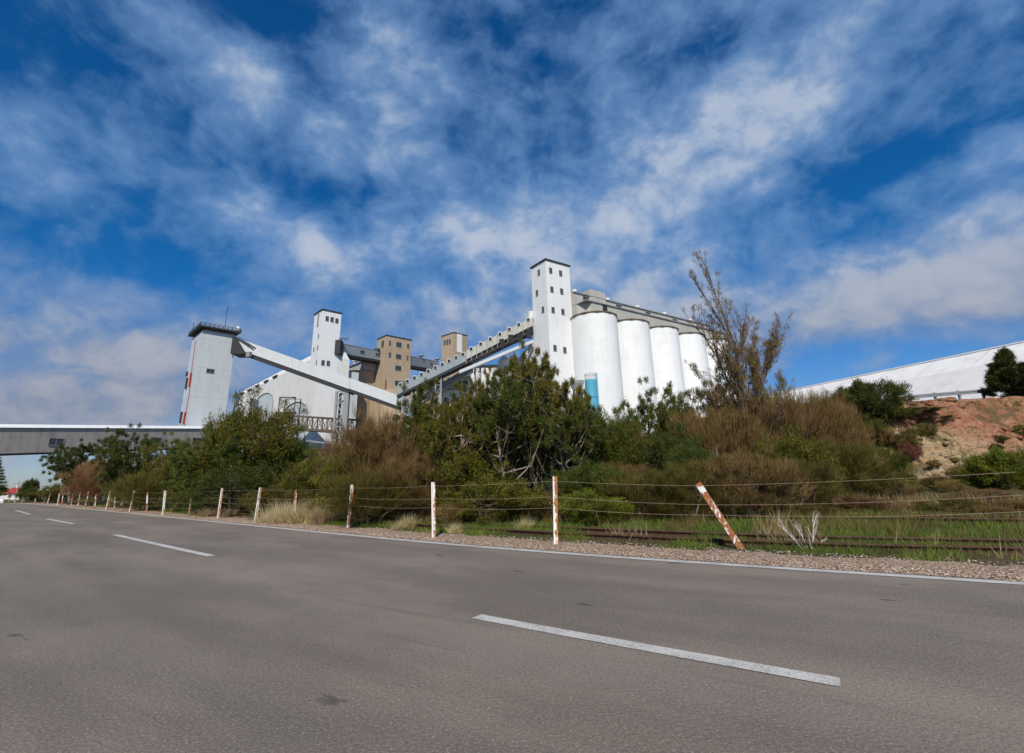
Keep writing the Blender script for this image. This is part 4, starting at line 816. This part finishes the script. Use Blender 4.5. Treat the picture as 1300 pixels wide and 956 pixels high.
# left group
plant(104, 563, 62, 40, 'pine1', 'open dark green pine standing alone under the conveyor bridge', 'tree', GP, 'dark_leaf')
plant(136, 584, 66, 36, 'fea2', 'red brown twiggy bush beside the lone pine', 'bush', GF, 'redbrown')
plant(172, 542, 66, 33, 'pine2', 'dark pine whose tip rises in front of the conveyor bridge', 'tree', GP, 'dark_leaf')
plant(212, 553, 56, 31, 'pine2', 'olive pine just right of the tip of the dark pine, before the bridge windows', 'tree', GP)
plant(60, 618, 50, 62, 'bush2', 'low dark hedge bush at the far left bend by the houses', 'bush', GB, 'dark_leaf')
plant(90, 613, 54, 48, 'bush2', 'low dark hedge bush just left of the lone pine', 'bush', GB, 'olive')
plant(192, 600, 70, 27, 'fea2', 'olive shrub at the foot of the dark pine', 'bush', GF, 'olive')
plant(240, 568, 70, 27, 'bush1', 'olive green bush at the left foot of the big dark green tree', 'bush', GB, 'pine')
plant(322, 508, 118, 23, 'bush1', 'big rounded dark green tree in front of the arched white building', 'tree', GB, 'pine')
plant(280, 545, 90, 22, 'pine2', 'green pine on the left shoulder of the big rounded tree', 'tree', GP, 'green')
plant(374, 548, 80, 24, 'bush1', 'green bush on the right shoulder of the big rounded tree', 'bush', GB)
plant(262, 607, 80, 24.5, 'bush2', 'low dark bush behind the leaning slim post', 'bush', GB, 'dark_leaf')
plant(425, 566, 70, 25, 'bush2', 'bright green bush below the low shed', 'bush', GB, 'lime')
plant(402, 575, 90, 20, 'bush1', 'olive bush between the rounded green tree and the tall feathery shrub', 'bush', GB, 'pine')
plant(355, 618, 80, 18.5, 'bush2', 'low olive bush behind the straw grass', 'bush', GB, 'olive')
plant(492, 533, 130, 18, 'fea1', 'tall feathery brown shrub left of the centre pines', 'bush', GF)
plant(450, 572, 90, 17, 'bush1', 'broad olive bush behind the leaning white post', 'bush', GB, 'pine')
plant(525, 580, 100, 15.5, 'fea1', 'brown shrub just behind the second upright white post', 'bush', GF)
# centre
plant(553, 486, 96, 19, 'pine2', 'bright olive green pine below the low end of the rising gallery', 'tree', GP, 'green')
plant(585, 520, 110, 16.5, 'pine2', 'olive green pine between the feathery shrub and the tall centre pine', 'tree', GP)
plant(657, 447, 120, 16.0, 'pine1', 'tall open centre pine with pale trunk in front of the tallest tower', 'tree', GP)
plant(618, 474, 80, 17.2, 'pine3', 'open crowned pine with bare pale branches under the rising gallery', 'tree', GP)
plant(706, 478, 92, 17.0, 'pine3', 'dark pine with its top just left of the light blue tank', 'tree', GP)
plant(655, 545, 180, 18.5, 'bush1', 'dense olive thicket behind the pale trunk of the centre pine', 'bush', GB, 'pine')
plant(752, 520, 96, 18.5, 'bush1', 'green bush at the foot of the first silo below the blue tank', 'bush', GB)
plant(783, 536, 70, 20, 'fea2', 'dull brown shrub at the foot of the second silo', 'bush', GF, 'olive')
plant(824, 488, 84, 21, 'pine2', 'pointed green pine in front of the third silo', 'tree', GP, 'green')
plant(741, 585, 96, 15, 'bush1', 'mid green bush with lit top right of the tallest post', 'bush', GB, 'green')
plant(752, 622, 90, 13.2, 'bush2', 'small bright green bush right behind the tallest post', 'bush', GB, 'lime')
plant(625, 610, 130, 14.2, 'bush2', 'low olive bush left of the tallest post', 'bush', GB, 'pine')
plant(575, 640, 60, 13.6, 'fea3', 'small brown tufted shrub between the two upright white posts', 'bush', GF)
plant(700, 625, 60, 14.4, 'fea3', 'grey brown twiggy shrub behind the tallest post', 'bush', GF)
plant(735, 506, 62, 19.5, 'pine2', 'dark bushy pine hiding the lower half of the light blue tank', 'tree', GP)
plant(690, 520, 110, 17.8, 'bush1', 'dark green thicket right of the pale pine trunk', 'bush', GB, 'dark_leaf')
plant(600, 560, 130, 15.6, 'bush1', 'olive green thicket left of the pale pine trunk', 'bush', GB, 'pine')
plant(800, 545, 80, 18.5, 'bush1', 'dark green bush between the blue tank and the pointed green pine', 'bush', GB, 'pine')
plant(858, 506, 60, 20.5, 'bush1', 'dark green bush to the right of the pointed green pine', 'bush', GB, 'pine')
plant(930, 498, 80, 20.0, 'bush1', 'dark olive bush wrapped around the dead tree stems', 'bush', GB, 'pine')
plant(470, 600, 120, 14.8, 'fea2', 'olive shrub behind the thin wires left of the second upright post', 'bush', GF, 'olive')
plant(300, 585, 100, 21, 'bush1', 'dark green bush low at the foot of the big rounded dark green tree', 'bush', GB, 'dark_leaf')
# right of centre
plant(880, 478, 64, 20.5, 'sparse', 'sparse dark tree with visible stems in front of the fourth silo', 'tree', 'small trees by the silos')
plant(912, 474, 52, 21.5, 'sparse', 'small sparse tree at the foot of the tall dead tree', 'tree', 'small trees by the silos')
plant(988, 490, 58, 22, 'bush1', 'dark rounded bush just right of the tall dead tree', 'bush', GB, 'pine')
plant(852, 545, 96, 17.5, 'bush1', 'dark bush below the pointed green pine', 'bush', GB, 'dark_leaf')
plant(645, 478, 130, 15.2, 'pine3', 'broad layered dark pine crown spreading in front of the centre pine', 'tree', GP, 'dark_leaf')
plant(588, 497, 100, 15.4, 'pine3', 'layered olive pine crown left of the centre pine', 'tree', GP)
plant(712, 505, 96, 15.8, 'pine3', 'layered dark pine crown right of the centre pine', 'tree', GP, 'dark_leaf')
plant(1000, 548, 90, 16.2, 'bush1', 'olive green bush set among the brown shrubs right of the dead tree', 'bush', GB, 'pine')
plant(880, 560, 70, 15.8, 'bush1', 'small dark green bush among brown shrubs left of the dead tree', 'bush', GB, 'dark_leaf')
plant(905, 522, 120, 18, 'fea2', 'large grey brown shrub around the foot of the tall dead tree', 'bush', GF)
plant(965, 512, 120, 18.5, 'fea1', 'large brown shrub right of the dead tree trunk', 'bush', GF)
plant(1022, 503, 100, 21, 'fea2', 'brown green shrub on the shoulder of the bank left of the domed bush', 'bush', GF)
plant(1060, 508, 50, 28, 'fea1', 'thin brown shrub touching the left side of the domed bush', 'bush', GF)
plant(820, 600, 120, 14.2, 'fea1', 'olive brown shrub behind the sagging wires, left of the fallen post', 'bush', GF, 'olive')
plant(872, 590, 100, 13.6, 'fea2', 'dark olive shrub right behind the top of the fallen post', 'bush', GF, 'olive')
plant(935, 577, 120, 13.4, 'fea1', 'tall brown shrub above the fallen post', 'bush', GF)
plant(1005, 585, 110, 14.2, 'fea2', 'olive brown shrub behind the small white dead shrub', 'bush', GF, 'olive')
plant(1060, 564, 110, 17, 'fea1', 'olive shrub at the left foot of the rocky bank', 'bush', GF, 'olive')
plant(1112, 568, 56, 19, 'bush2', 'bright green bush at the left foot of the rocky bank', 'bush', GB, 'green')
plant(1125, 612, 70, 17, 'fea3', 'small brown shrub before the bright green bush', 'bush', GF)
plant(1183, 606, 26, 19, 'fea3', 'small upright brown tuft shrub below the rocky bank', 'bush', GF, 'olive')
plant(1207, 610, 34, 18, 'fea3', 'small brown shrub, right of the upright tuft shrub', 'bush', GF)
plant(1272, 570, 92, 19, 'dome', 'rounded yellow green bush at the right edge below the red bank', 'bush', GB, 'lime', sink=.35)
for k_, (px_, pt_, lf_, lb_) in enumerate([(1090, 628, 'feather', 'low brown weed clump left of the bright green bush foot'), (1200, 632, 'olive', 'low olive weed clump under the upright tuft shrub'), (1290, 634, 'feather', 'low brown weed clump at the right edge of the photo'), (1232, 640, 'feather', 'low brown weeds between olive clump and yellow green bush'), (1040, 640, 'olive', 'low olive weed clump behind the bleached dead shrub')]):
    plant(px_, pt_, 70, 13.2 - .25 * k_ * (px_ > 1150), 'fea3', lb_, 'bush', 'low weed clumps beside the railway', lf_)
plant(1155, 640, 50, 14, 'fea3', 'low brown weed clump beside the second railway line', 'bush', GF, 'olive')
plant(1250, 622, 80, 14.5, 'fea3', 'low grey brown weeds before the yellow green bush', 'bush', GF)
plant(790, 590, 80, 16, 'fea2', 'brown green shrub between the mid green bush and olive shrub', 'bush', GF)
# on the bank
plant(1096, 485, 84, 34, 'dome', 'dark domed bush on the crest of the bank', 'bush', 'bushes on top of the bank')
plant(1072, 497, 40, 34.5, 'dome', 'small dark bush hugging the left side of the domed bush', 'bush', 'bushes on top of the bank')
plant(1272, 441, 92, 37, 'con', 'dark conifer on the crest of the red bank at the right', 'tree', 'trees on top of the bank', sink=.3)
plant(1308, 462, 70, 36, 'con', 'dark conifer cut by the right edge of the photo', 'tree', 'trees on top of the bank', sink=.3)
for (px, pt, wp, Yd, pk, lf, lb_) in [(1148, 503, 26, 36.5, 'fea3', 'feather', 'thin twiggy shrub at the left end of the guard rail'), (1090, 527, 46, 32.5, 'bush2', 'green', 'small green bush just below the domed bush'),
        (1128, 520, 60, 34, 'bush2', 'dark_leaf', 'flat dark green bush right of the domed bush on the upper bank'), (1165, 517, 50, 34.6, 'bush2', 'green', 'low green bush under the guard rail'), (1146, 545, 34, 31.5, 'bush2', 'olive', 'small olive bush halfway down the bank'),
        (1170, 540, 30, 32.5, 'fea3', 'olive', 'dry shrub halfway down the bank beside bare red soil'), (1152, 560, 24, 31, 'fea3', 'redbrown', 'small dead shrub on the yellow rock'), (1042, 520, 50, 31, 'bush2', 'olive', 'olive bush on the left shoulder of the bank'),
        (1115, 540, 26, 32, 'fea3', 'feather', 'small brown shrub below the green bush on the bank'), (1190, 530, 40, 33.8, 'bush2', 'pine', 'sprawling olive bush at the edge of the bare red soil'), (1225, 590, 24, 29, 'fea3', 'olive', 'wispy shrub at the foot of the red bank'), (1075, 545, 30, 30, 'bush2', 'lime', 'small lime green bush on the left of the yellow rock')]:
    plant(px, pt, wp, Yd, pk, lb_, 'bush', 'small bushes on the bank', lf)
rb = random.Random(4)
for k in range(26):
    x_ = rb.uniform(19, 33.5) if k < 20 else rb.uniform(33, 42); y_ = rb.uniform(28.5, 35.5); pk_ = rb.choice(['fea3', 'bush2', 'fea3', 'bush2']); z_ = float(zt(x_, y_)); hh = rb.uniform(.35, .8)
    place(P_[pk_], x_, y_, z_, hh / P_[pk_]['h'], hh * rb.uniform(1.3, 2.2) / P_[pk_]['w'], 'knee high shrub scattered among others on the rocky bank', 'bush', 'knee high shrubs scattered on the bank', leaf=rb.choice(['olive', 'pine', 'feather', 'dark_leaf']))
# ---- tall nearly bare tree
def bare_tree(name, base, segs, seed, rad, leaf, barkm, label, cat, tuftn=12, tL=.13, tW=.018, twig=5):
    rr = np.random.default_rng(seed); mb = MB(); tips = []; base = np.array(base)
    root = empty(name, tuple(base), label, cat)
    def grow(p, dd, L, r, dep):
        n = 5; pts = [p]; q_ = p.copy(); dv_ = dd.copy()
        for i in range(n):
            dv_ = unit(dv_ + rr.normal(size=3) * .085 + [0, 0, .06]); q_ = q_ + dv_ * L / n; pts.append(q_.copy())
        mb.tube(pts, [r * (1 - .6 * i / n) for i in range(n + 1)], 5)
        if dep == 0: tips.append((pts[-1], dv_)); tips.append((pts[-2], dv_)); return
        for i in (range(1, n + 1)):
            for _k in range(2 if rr.random() < .5 else 1):
                if rr.random() < .12: continue
                a = unit(np.cross(dv_, rr.normal(size=3))); ang = rr.uniform(.18, .42); grow(pts[i], unit(dv_ * math.cos(ang) + a * math.sin(ang)), L * rr.uniform(.30, .46), r * .45, dep - 1)
        grow(pts[-1], dv_, L * .45, r * .42, dep - 1)
    for (dx, dy, dz_, L, r, dep) in segs: grow(base + [0, 0, -.1], unit(np.array([dx, dy, dz_], float)), L, r, dep)
    mb.build('trunk', M[barkm], root, smooth=True)
    if leaf:
        C = np.array([t_[0] for t_ in tips]); D = np.array([t_[1] for t_ in tips]); k = rr.random(len(C)) < .42; C = C[k]; D = D[k]
        V, Fc = needles(C, D, tuftn, .045, tL, tW, .35, .9, .6); mesh_np('crown', V - base, Fc, M[leaf], root)
    return root
b_ = at(956, 570, 18.2); zb = float(zt(b_[0], b_[1])); H_ = at(908, 330, 18.2)[2] - zb
bare_tree('dead_tree', (b_[0], b_[1], zb), [(-.02, 0, 1, H_ * .64, .085, 3), (.05, .12, 1, H_ * .54, .06, 3), (.14, -.1, 1, H_ * .46, .05, 3), (.25, 0, 1, H_ * .42, .045, 3), (.38, .1, 1, H_ * .38, .04, 3), (-.06, .1, 1, H_ * .36, .035, 3), (.0, -.2, 1, H_ * .42, .035, 3), (.50, 0, 1, H_ * .30, .03, 2)], 5, .07, 'feather', 'darkbark', 'tall nearly bare tree with tufted twigs rising above the last silo', 'tree')
b_ = gnd(1028, 698, 0); bare_tree('dead_shrub', (b_[0], b_[1], 0), [(-.8, 0, 1, .42, .013, 2), (.35, 0, 1, .45, .012, 2), (-.1, .1, 1, .34, .010, 2), (.8, .1, .8, .3, .008, 1)], 9, .01, None, 'deadwood', 'small bleached bare shrub at the edge of the gravel', 'shrub')
for (px, pt, Yd, sd_) in [(690, 560, 16.2, 21), (612, 520, 16.8, 22), (900, 560, 16.6, 23), (985, 545, 17.6, 24)]:
    b_ = at(px, 640, Yd); zb = float(zt(b_[0], b_[1])); Hh = at(px, pt, Yd)[2] - zb
    bare_tree('dead_shrub', (b_[0], b_[1], zb), [(-.3, -.2, 1, Hh * .7, .03, 2), (.35, -.3, 1, Hh * .65, .028, 2), (0, -.4, 1, Hh * .6, .025, 2)], sd_, .02, None, 'palebark',
              {21: 'pale bare branches low in the centre thicket', 22: 'pale bare branches under the open crowned pine', 23: 'bare grey stems inside the grey brown shrub', 24: 'bare grey stems inside the large brown shrub'}[sd_], 'shrub')

# ---- verge grass (uncountable)
def on_road_strip(n, xa, xb, da, db, pw=1.0):
    x = RG.uniform(xa, xb, n); dd = da + (db - da) * RG.random(n) ** pw; return road(x, dd)
def grassfield(name, xy, hmin, hmax, mat, keep, wd=.012, droop=.5):
    xy = xy[keep]; n = len(xy); z = zt(xy[:, 0], xy[:, 1]) - .01; C = np.column_stack([xy, z]); D = unit(np.column_stack([RG.normal(size=(n, 2)) * droop, np.ones(n)]))
    dist_ = np.hypot(xy[:, 0], xy[:, 1]); Hh = RG.uniform(hmin, hmax, n); V, Fc = blades(C, D, Hh, wd * np.clip(dist_ / 11, .8, 3) * RG.uniform(.7, 1.3, n))
    return tag(mesh_np(name, V, Fc, M[mat]), kind='stuff')
xy = np.concatenate([on_road_strip(150000, -9, 17, 1.15, 8, 1.3), on_road_strip(90000, -34, -7, 1.15, 8, 1.3), on_road_strip(26000, -90, -34, 1.2, 10)])
cl = fbm(xy[:, 0], xy[:, 1], 1.1, 3, 3); dd = dist(xy[:, 0], xy[:, 1]); keep = (RG.random(len(xy)) < smooth(.36, .56, cl + .10 * smooth(2.6, 4, dd)) ) & ~((dd < 1.6) & (cl < .50))
g_ = grassfield('verge_grass', xy, .05, .20, 'grass', keep); g_['label'] = 'green and yellow grass between the gravel, rails and bushes'; g_['category'] = 'grass'
xy = np.concatenate([on_road_strip(60000, -2, 20, 3.8, 13), on_road_strip(20000, -40, -2, 3.4, 9)]); cl = fbm(xy[:, 0], xy[:, 1], 1.3, 4, 17); g_ = grassfield('brown_weeds', xy, .10, .36, 'feather', RG.random(len(xy)) < smooth(.44, .6, cl), .010, .45); g_['label'] = 'brown wiry weeds between the railway lines and the bank'; g_['category'] = 'weeds'
xy = np.concatenate([on_road_strip(26000, -12, 18, 3.6, 12), on_road_strip(22000, -40, -12, 3.4, 9), on_road_strip(6000, 0, 18, 1.5, 3.6)]); cl = fbm(xy[:, 0], xy[:, 1], .8, 3, 7); keep = RG.random(len(xy)) < smooth(.46, .66, cl)
g_ = grassfield('dry_grass', xy, .14, .46, 'straw', keep, .008, .38); g_['label'] = 'thin dry grass stalks at the foot of the bushes'; g_['category'] = 'grass'
n = 260000; xy = np.column_stack([RG.uniform(9, 46, n), RG.uniform(24, 37.5, n)]); cl = fbm(xy[:, 0], xy[:, 1], .45, 4, 12); k_ = smooth(26, 36, xy[:, 1]); keep = RG.random(n) < smooth(.50, .62, cl + .16 * smooth(30, 19, xy[:, 0]) * k_ + .12 * smooth(.92, 1.0, k_) - .30 * smooth(24, 31, xy[:, 0]) + .15 * smooth(29, 26, xy[:, 1]))
g_ = grassfield('bank_ground_cover', xy, .06, .26, 'pine', keep, .018, .9); g_['label'] = 'low green ground cover creeping over the bank'; g_['category'] = 'ground cover'
xy = on_road_strip(16000, -16, 18, 1.35, 3.7); cl = fbm(xy[:, 0], xy[:, 1], 1.7, 3, 23)
g_ = grassfield('trackside_grass', xy, .08, .27, 'grass', RG.random(len(xy)) < smooth(.40, .62, cl), .009, .4); g_['label'] = 'taller green and dry grass growing up round the rails'; g_['category'] = 'grass'
# broken rock lying on the cut face
n = 1500; xy = np.column_stack([RG.uniform(17, 44, n), RG.uniform(27.5, 36, n)]); kk = RG.random(n) < smooth(.42, .6, fbm(xy[:, 0], xy[:, 1], .5, 3, 31)); xy = xy[kk]; n = len(xy)
rs = RG.uniform(.05, .13, n) * (1 + 3.2 * RG.random(n) ** 5); ico = [unit(np.array([x_, y_, z_], float)) for x_ in (-1, 1) for y_ in (-1, 1) for z_ in (-1, 1)]; ico = np.array(ico)
V = ico[None] * rs[:, None, None] * RG.uniform(.6, 1.35, (n, 8, 3)) * [1.5, 1, .75]; an = RG.uniform(0, 6.28, n); ca, sa = np.cos(an)[:, None], np.sin(an)[:, None]
V = np.stack([V[..., 0] * ca - V[..., 1] * sa, V[..., 0] * sa + V[..., 1] * ca, V[..., 2]], -1) + np.column_stack([xy, zt(xy[:, 0], xy[:, 1])])[:, None]
bf = np.array([[0, 1, 3, 2], [4, 6, 7, 5], [0, 4, 5, 1], [2, 3, 7, 6], [0, 2, 6, 4], [1, 5, 7, 3]]); Fc = (np.arange(n)[:, None, None] * 8 + bf[None]).reshape(-1, 4)
g_ = tag(mesh_np('broken_rock', V.reshape(-1, 3), Fc, bpy.data.materials['soil_and_rock']), kind='stuff'); g_['label'] = 'broken red and cream rock strewn down the bank'; g_['category'] = 'rock'
# pebbles
n = 9000; xy = on_road_strip(n, -14, 12, .14, 1.5, 1.2); r = RG.uniform(.006, .02, n); octv = np.array([[1, 0, 0], [0, 1, 0], [-1, 0, 0], [0, -1, 0], [0, 0, .7], [0, 0, -.5]]); ang = RG.uniform(0, 6.28, n)
V = octv[None] * r[:, None, None] * RG.uniform(.6, 1.3, (n, 6, 1)); ca, sa = np.cos(ang)[:, None], np.sin(ang)[:, None]; V = np.stack([V[..., 0] * ca - V[..., 1] * sa, V[..., 0] * sa + V[..., 1] * ca, V[..., 2]], -1) + np.column_stack([xy, np.full(n, .012)])[:, None]
fo = np.array([[0, 1, 4], [1, 2, 4], [2, 3, 4], [3, 0, 4], [1, 0, 5], [2, 1, 5], [3, 2, 5], [0, 3, 5]]); Fc = (np.arange(n)[:, None, None] * 6 + fo[None]).reshape(-1, 3)
m, q, b = newmat('loose_pebbles'); c = q.ramp(q.n('ShaderNodeNewGeometry').outputs['Random Per Island'], [(0, (.18, .11, .08)), (.5, (.40, .29, .22)), (1, (.62, .54, .46))]); q.set(b.inputs['Base Color'], c); b.inputs['Roughness'].default_value = .9
g_ = tag(mesh_np('loose_gravel', V.reshape(-1, 3), Fc, m), kind='stuff'); g_['label'] = 'loose pinkish stones on the gravel shoulder'; g_['category'] = 'gravel'
# ---- straw tufts
def straw_proto():
    n = 700; a = RG.uniform(0, 6.28, n); r = RG.random(n) ** .7 * .26 * (.6 + .4 * np.sin(a * 2 + 1)); C = np.column_stack([r * np.cos(a), r * np.sin(a), np.zeros(n)]); D = unit(np.column_stack([np.cos(a) * r * 3 + RG.normal(size=n) * .22, np.sin(a) * r * 3 + RG.normal(size=n) * .22, np.ones(n)]))
    V, Fc = blades(C, D, RG.random(n) ** 1.6 * .5 + .12, RG.uniform(.005, .011, n)); return mesh_np('straw_tuft', V, Fc, M['straw'])
st = straw_proto(); first = True
TUFT = [(250, 654, 1.0, 'pale straw tuft at the left of a pair beside the slim leaning post'), (263, 656, 1.1, 'taller pale straw tuft at the right of a pair beside the slim leaning post'), (287, 656, 1.0, 'pale straw tuft just right of the slim leaning post'),
        (345, 663, 1.1, 'straw tuft touching the right side of the white and rust leaning post'), (357, 664, 1.3, 'dense straw tuft left of the thin rusty post'), (370, 662, 1.3, 'tall straw tuft hugging the thin rusty post'), (386, 664, 1.3, 'straw tuft right of the thin rusty post'), (400, 664, 1.3, 'broad straw tuft in the middle of the straw grass patch'), (412, 665, 1.1, 'straw tuft at the right end of the straw grass patch'),
        (519, 671, 1.0, 'straw tuft left of the second upright white post'), (506, 673, .7, 'short straw tuft at the foot of the feathery brown shrub'), (578, 677, .7, 'low dull straw tuft just right of the second upright white post'), (665, 672, .8, 'dry straw tuft left of the tallest post'), (222, 650, .8, 'small straw tuft right of the double flanged post')]
for (px, py, s_, lb_) in TUFT:
    o = st if first else st.copy()
    if not first: COL.objects.link(o)
    first = False; p = gnd(px, py, .02); o.location = p; s_ *= 1.05 if 340 < px < 415 else .72; o.scale = (s_ * 1.4, s_ * 1.4, s_); o.rotation_euler = (0, 0, random.uniform(0, 6)); tag(o, lb_, 'grass tuft', 'straw tufts along the fence')

# ---------------------------------------------------------------- far left: houses, trees, car, pole
def house(px, py_base, Yd, w, dpt, hw, hr, label, roofm='roofred', az=60):
    c = at(px, py_base, Yd); z0 = float(dip(c[0], c[1])); fr = Fr(c[0], c[1], az, z0); r = empty('house', (c[0], c[1], z0), label, 'house', 'houses at the far end of the road')
    MB().box(fr, 0, w, 0, dpt, -.5, hw).build('wall', M['white2'], r)
    MB().add([fr(-.5, -.5, hw), fr(w + .5, -.5, hw), fr(w + .5, dpt + .5, hw), fr(-.5, dpt + .5, hw), fr(w * .25, dpt / 2, hw + hr), fr(w * .75, dpt / 2, hw + hr)], [(0, 1, 5, 4), (1, 2, 5), (2, 3, 4, 5), (3, 0, 4), (3, 2, 1, 0)]).build('roof', M[roofm], r)
    for k in range(2): win(fr, 'u', w * (.3 + .4 * k), hw * .55, 1.4, 1.2, r, 0)
    MB().box(fr, w * .3, w * .3 + .7, dpt * .5, dpt * .5 + .7, hw + hr * .6, hw + hr + 1).build('chimney', M['white2'], r)
house(-4, 632, 250, 16, 9, 3, 2.8, 'red roofed house at the left edge behind the parked car'); house(14, 631, 235, 12, 8, 3, 2.6, 'red roofed white walled house in the middle of the far houses'); house(30, 630, 220, 14, 8, 3.2, 2.2, 'house with a pale roof at the right of the far houses', 'white', 75)
house(50, 629, 260, 9, 7, 3, 2.5, 'small red roofed house above the low green hedge', 'roofred', 50)
def far_tree(px, ptop, wpx, Yd, label, pk='dome'):
    pr_ = P_[pk]; c = at(px, ptop, Yd); zb = float(dip(c[0], c[1])); place(pr_, c[0], c[1], zb, (c[2] - zb) / pr_['h'], wpx * Yd / F / pr_['w'], label, 'tree', 'trees around the far houses')
far_tree(40, 608, 17, 200, 'small rounded grey green tree above the pale house roof'); far_tree(24, 618, 16, 280, 'low dark tree behind the red roofs', 'dome'); far_tree(-6, 618, 30, 260, 'dark low tree behind the leftmost roof', 'dome')
# norfolk pine at the left edge
c = at(-10, 572, 120); z0 = float(dip(c[0], c[1])); NP = empty('norfolk_pine', (c[0], c[1], z0), 'tall tiered pine cut by the left edge of the photo', 'tree'); Hn = c[2] - z0
MB().tube([(c[0], c[1], z0 - .3), (c[0], c[1], z0 + Hn)], [.35, .05], 8).build('trunk', M['bark'], NP)
Cs, Os = [], []
for k in range(15):
    zz = z0 + Hn * (.16 + .83 * k / 15); rr_ = (1 - k / 16.5) * 4.4 + .3
    for a in np.linspace(0, 6.28, 9)[:-1] + RG.uniform(0, 1):
        for s_ in np.linspace(.15, 1, 9): Cs.append((c[0] + rr_ * s_ * math.cos(a), c[1] + rr_ * s_ * math.sin(a), zz + .35 * s_ ** 2)); Os.append((math.cos(a), math.sin(a), .2))
V, Fc = needles(np.array(Cs), np.array(Os), 14, .12, .55, .14, .25, .9, .8); mesh_np('crown', V - np.array(NP.location), Fc, M['dark_leaf'], NP)
# power pole
c = at(19.5, 632, 150); z0 = float(dip(c[0], c[1])); zt_ = at(19.5, 611.5, 150)[2]; PL = empty('power_pole', (c[0], c[1], z0), 'slim power pole with a cross arm in front of the far houses', 'power pole')
MB().tube([(c[0], c[1], z0 - .3), (c[0], c[1], zt_)], [.16, .11], 8).build('pole', M['gsteel'], PL); MB().bar((c[0] - 1.1, c[1] - .6, zt_ - .5), (c[0] + 1.1, c[1] + .6, zt_ - .5), .13).build('cross_arm', M['gsteel'], PL)
# parked car
c = at(5, 634, 120); z0 = float(dip(c[0], c[1])); fr = Fr(c[0], c[1], -50, z0); CR = empty('parked_car', (c[0], c[1], z0), 'white parked car in front of the far left house', 'car')
m, q, b = newmat('white_car_paint'); b.inputs['Base Color'].default_value = (.75, .76, .78, 1); b.inputs['Roughness'].default_value = .25; M['car'] = m
prof = [(0, .35), (0, .8), (.15, .9), (1.0, .98), (1.7, 1.42), (3.1, 1.45), (3.8, 1.0), (4.4, .92), (4.45, .35)]
k = len(prof); MB().add([fr(u, 0, z) for u, z in prof] + [fr(u, 1.7, z) for u, z in prof], [tuple(range(k)), tuple(range(2 * k - 1, k - 1, -1))] + [(i, i + k, (i + 1) % k + k, (i + 1) % k) for i in range(k)]).build('body', M['car'], CR)
for vv in (-.01, 1.66): MB().hexa([fr(1.2, vv, 1.0), fr(3.6, vv, 1.0), fr(3.6, vv + .05, 1.0), fr(1.2, vv + .05, 1.0), fr(1.8, vv, 1.36), fr(3.05, vv, 1.38), fr(3.05, vv + .05, 1.38), fr(1.8, vv + .05, 1.36)]).build('side_window', M['glass'], CR)
for u in (.85, 3.55):
    for v in (-.03, 1.53):
        n = 16; vs = [fr(u + .31 * math.cos(2 * math.pi * i / n), v + (.2 if j else 0), .31 + .31 * math.sin(2 * math.pi * i / n)) for j in (0, 1) for i in range(n)]
        MB().add(vs, [tuple(range(n)), tuple(range(2 * n - 1, n - 1, -1))] + [(i, i + n, (i + 1) % n + n, (i + 1) % n) for i in range(n)]).build('wheel', M['void'], CR)
print('objects', len(bpy.data.objects), 'tris', sum(len(m_.polygons) for m_ in bpy.data.meshes))
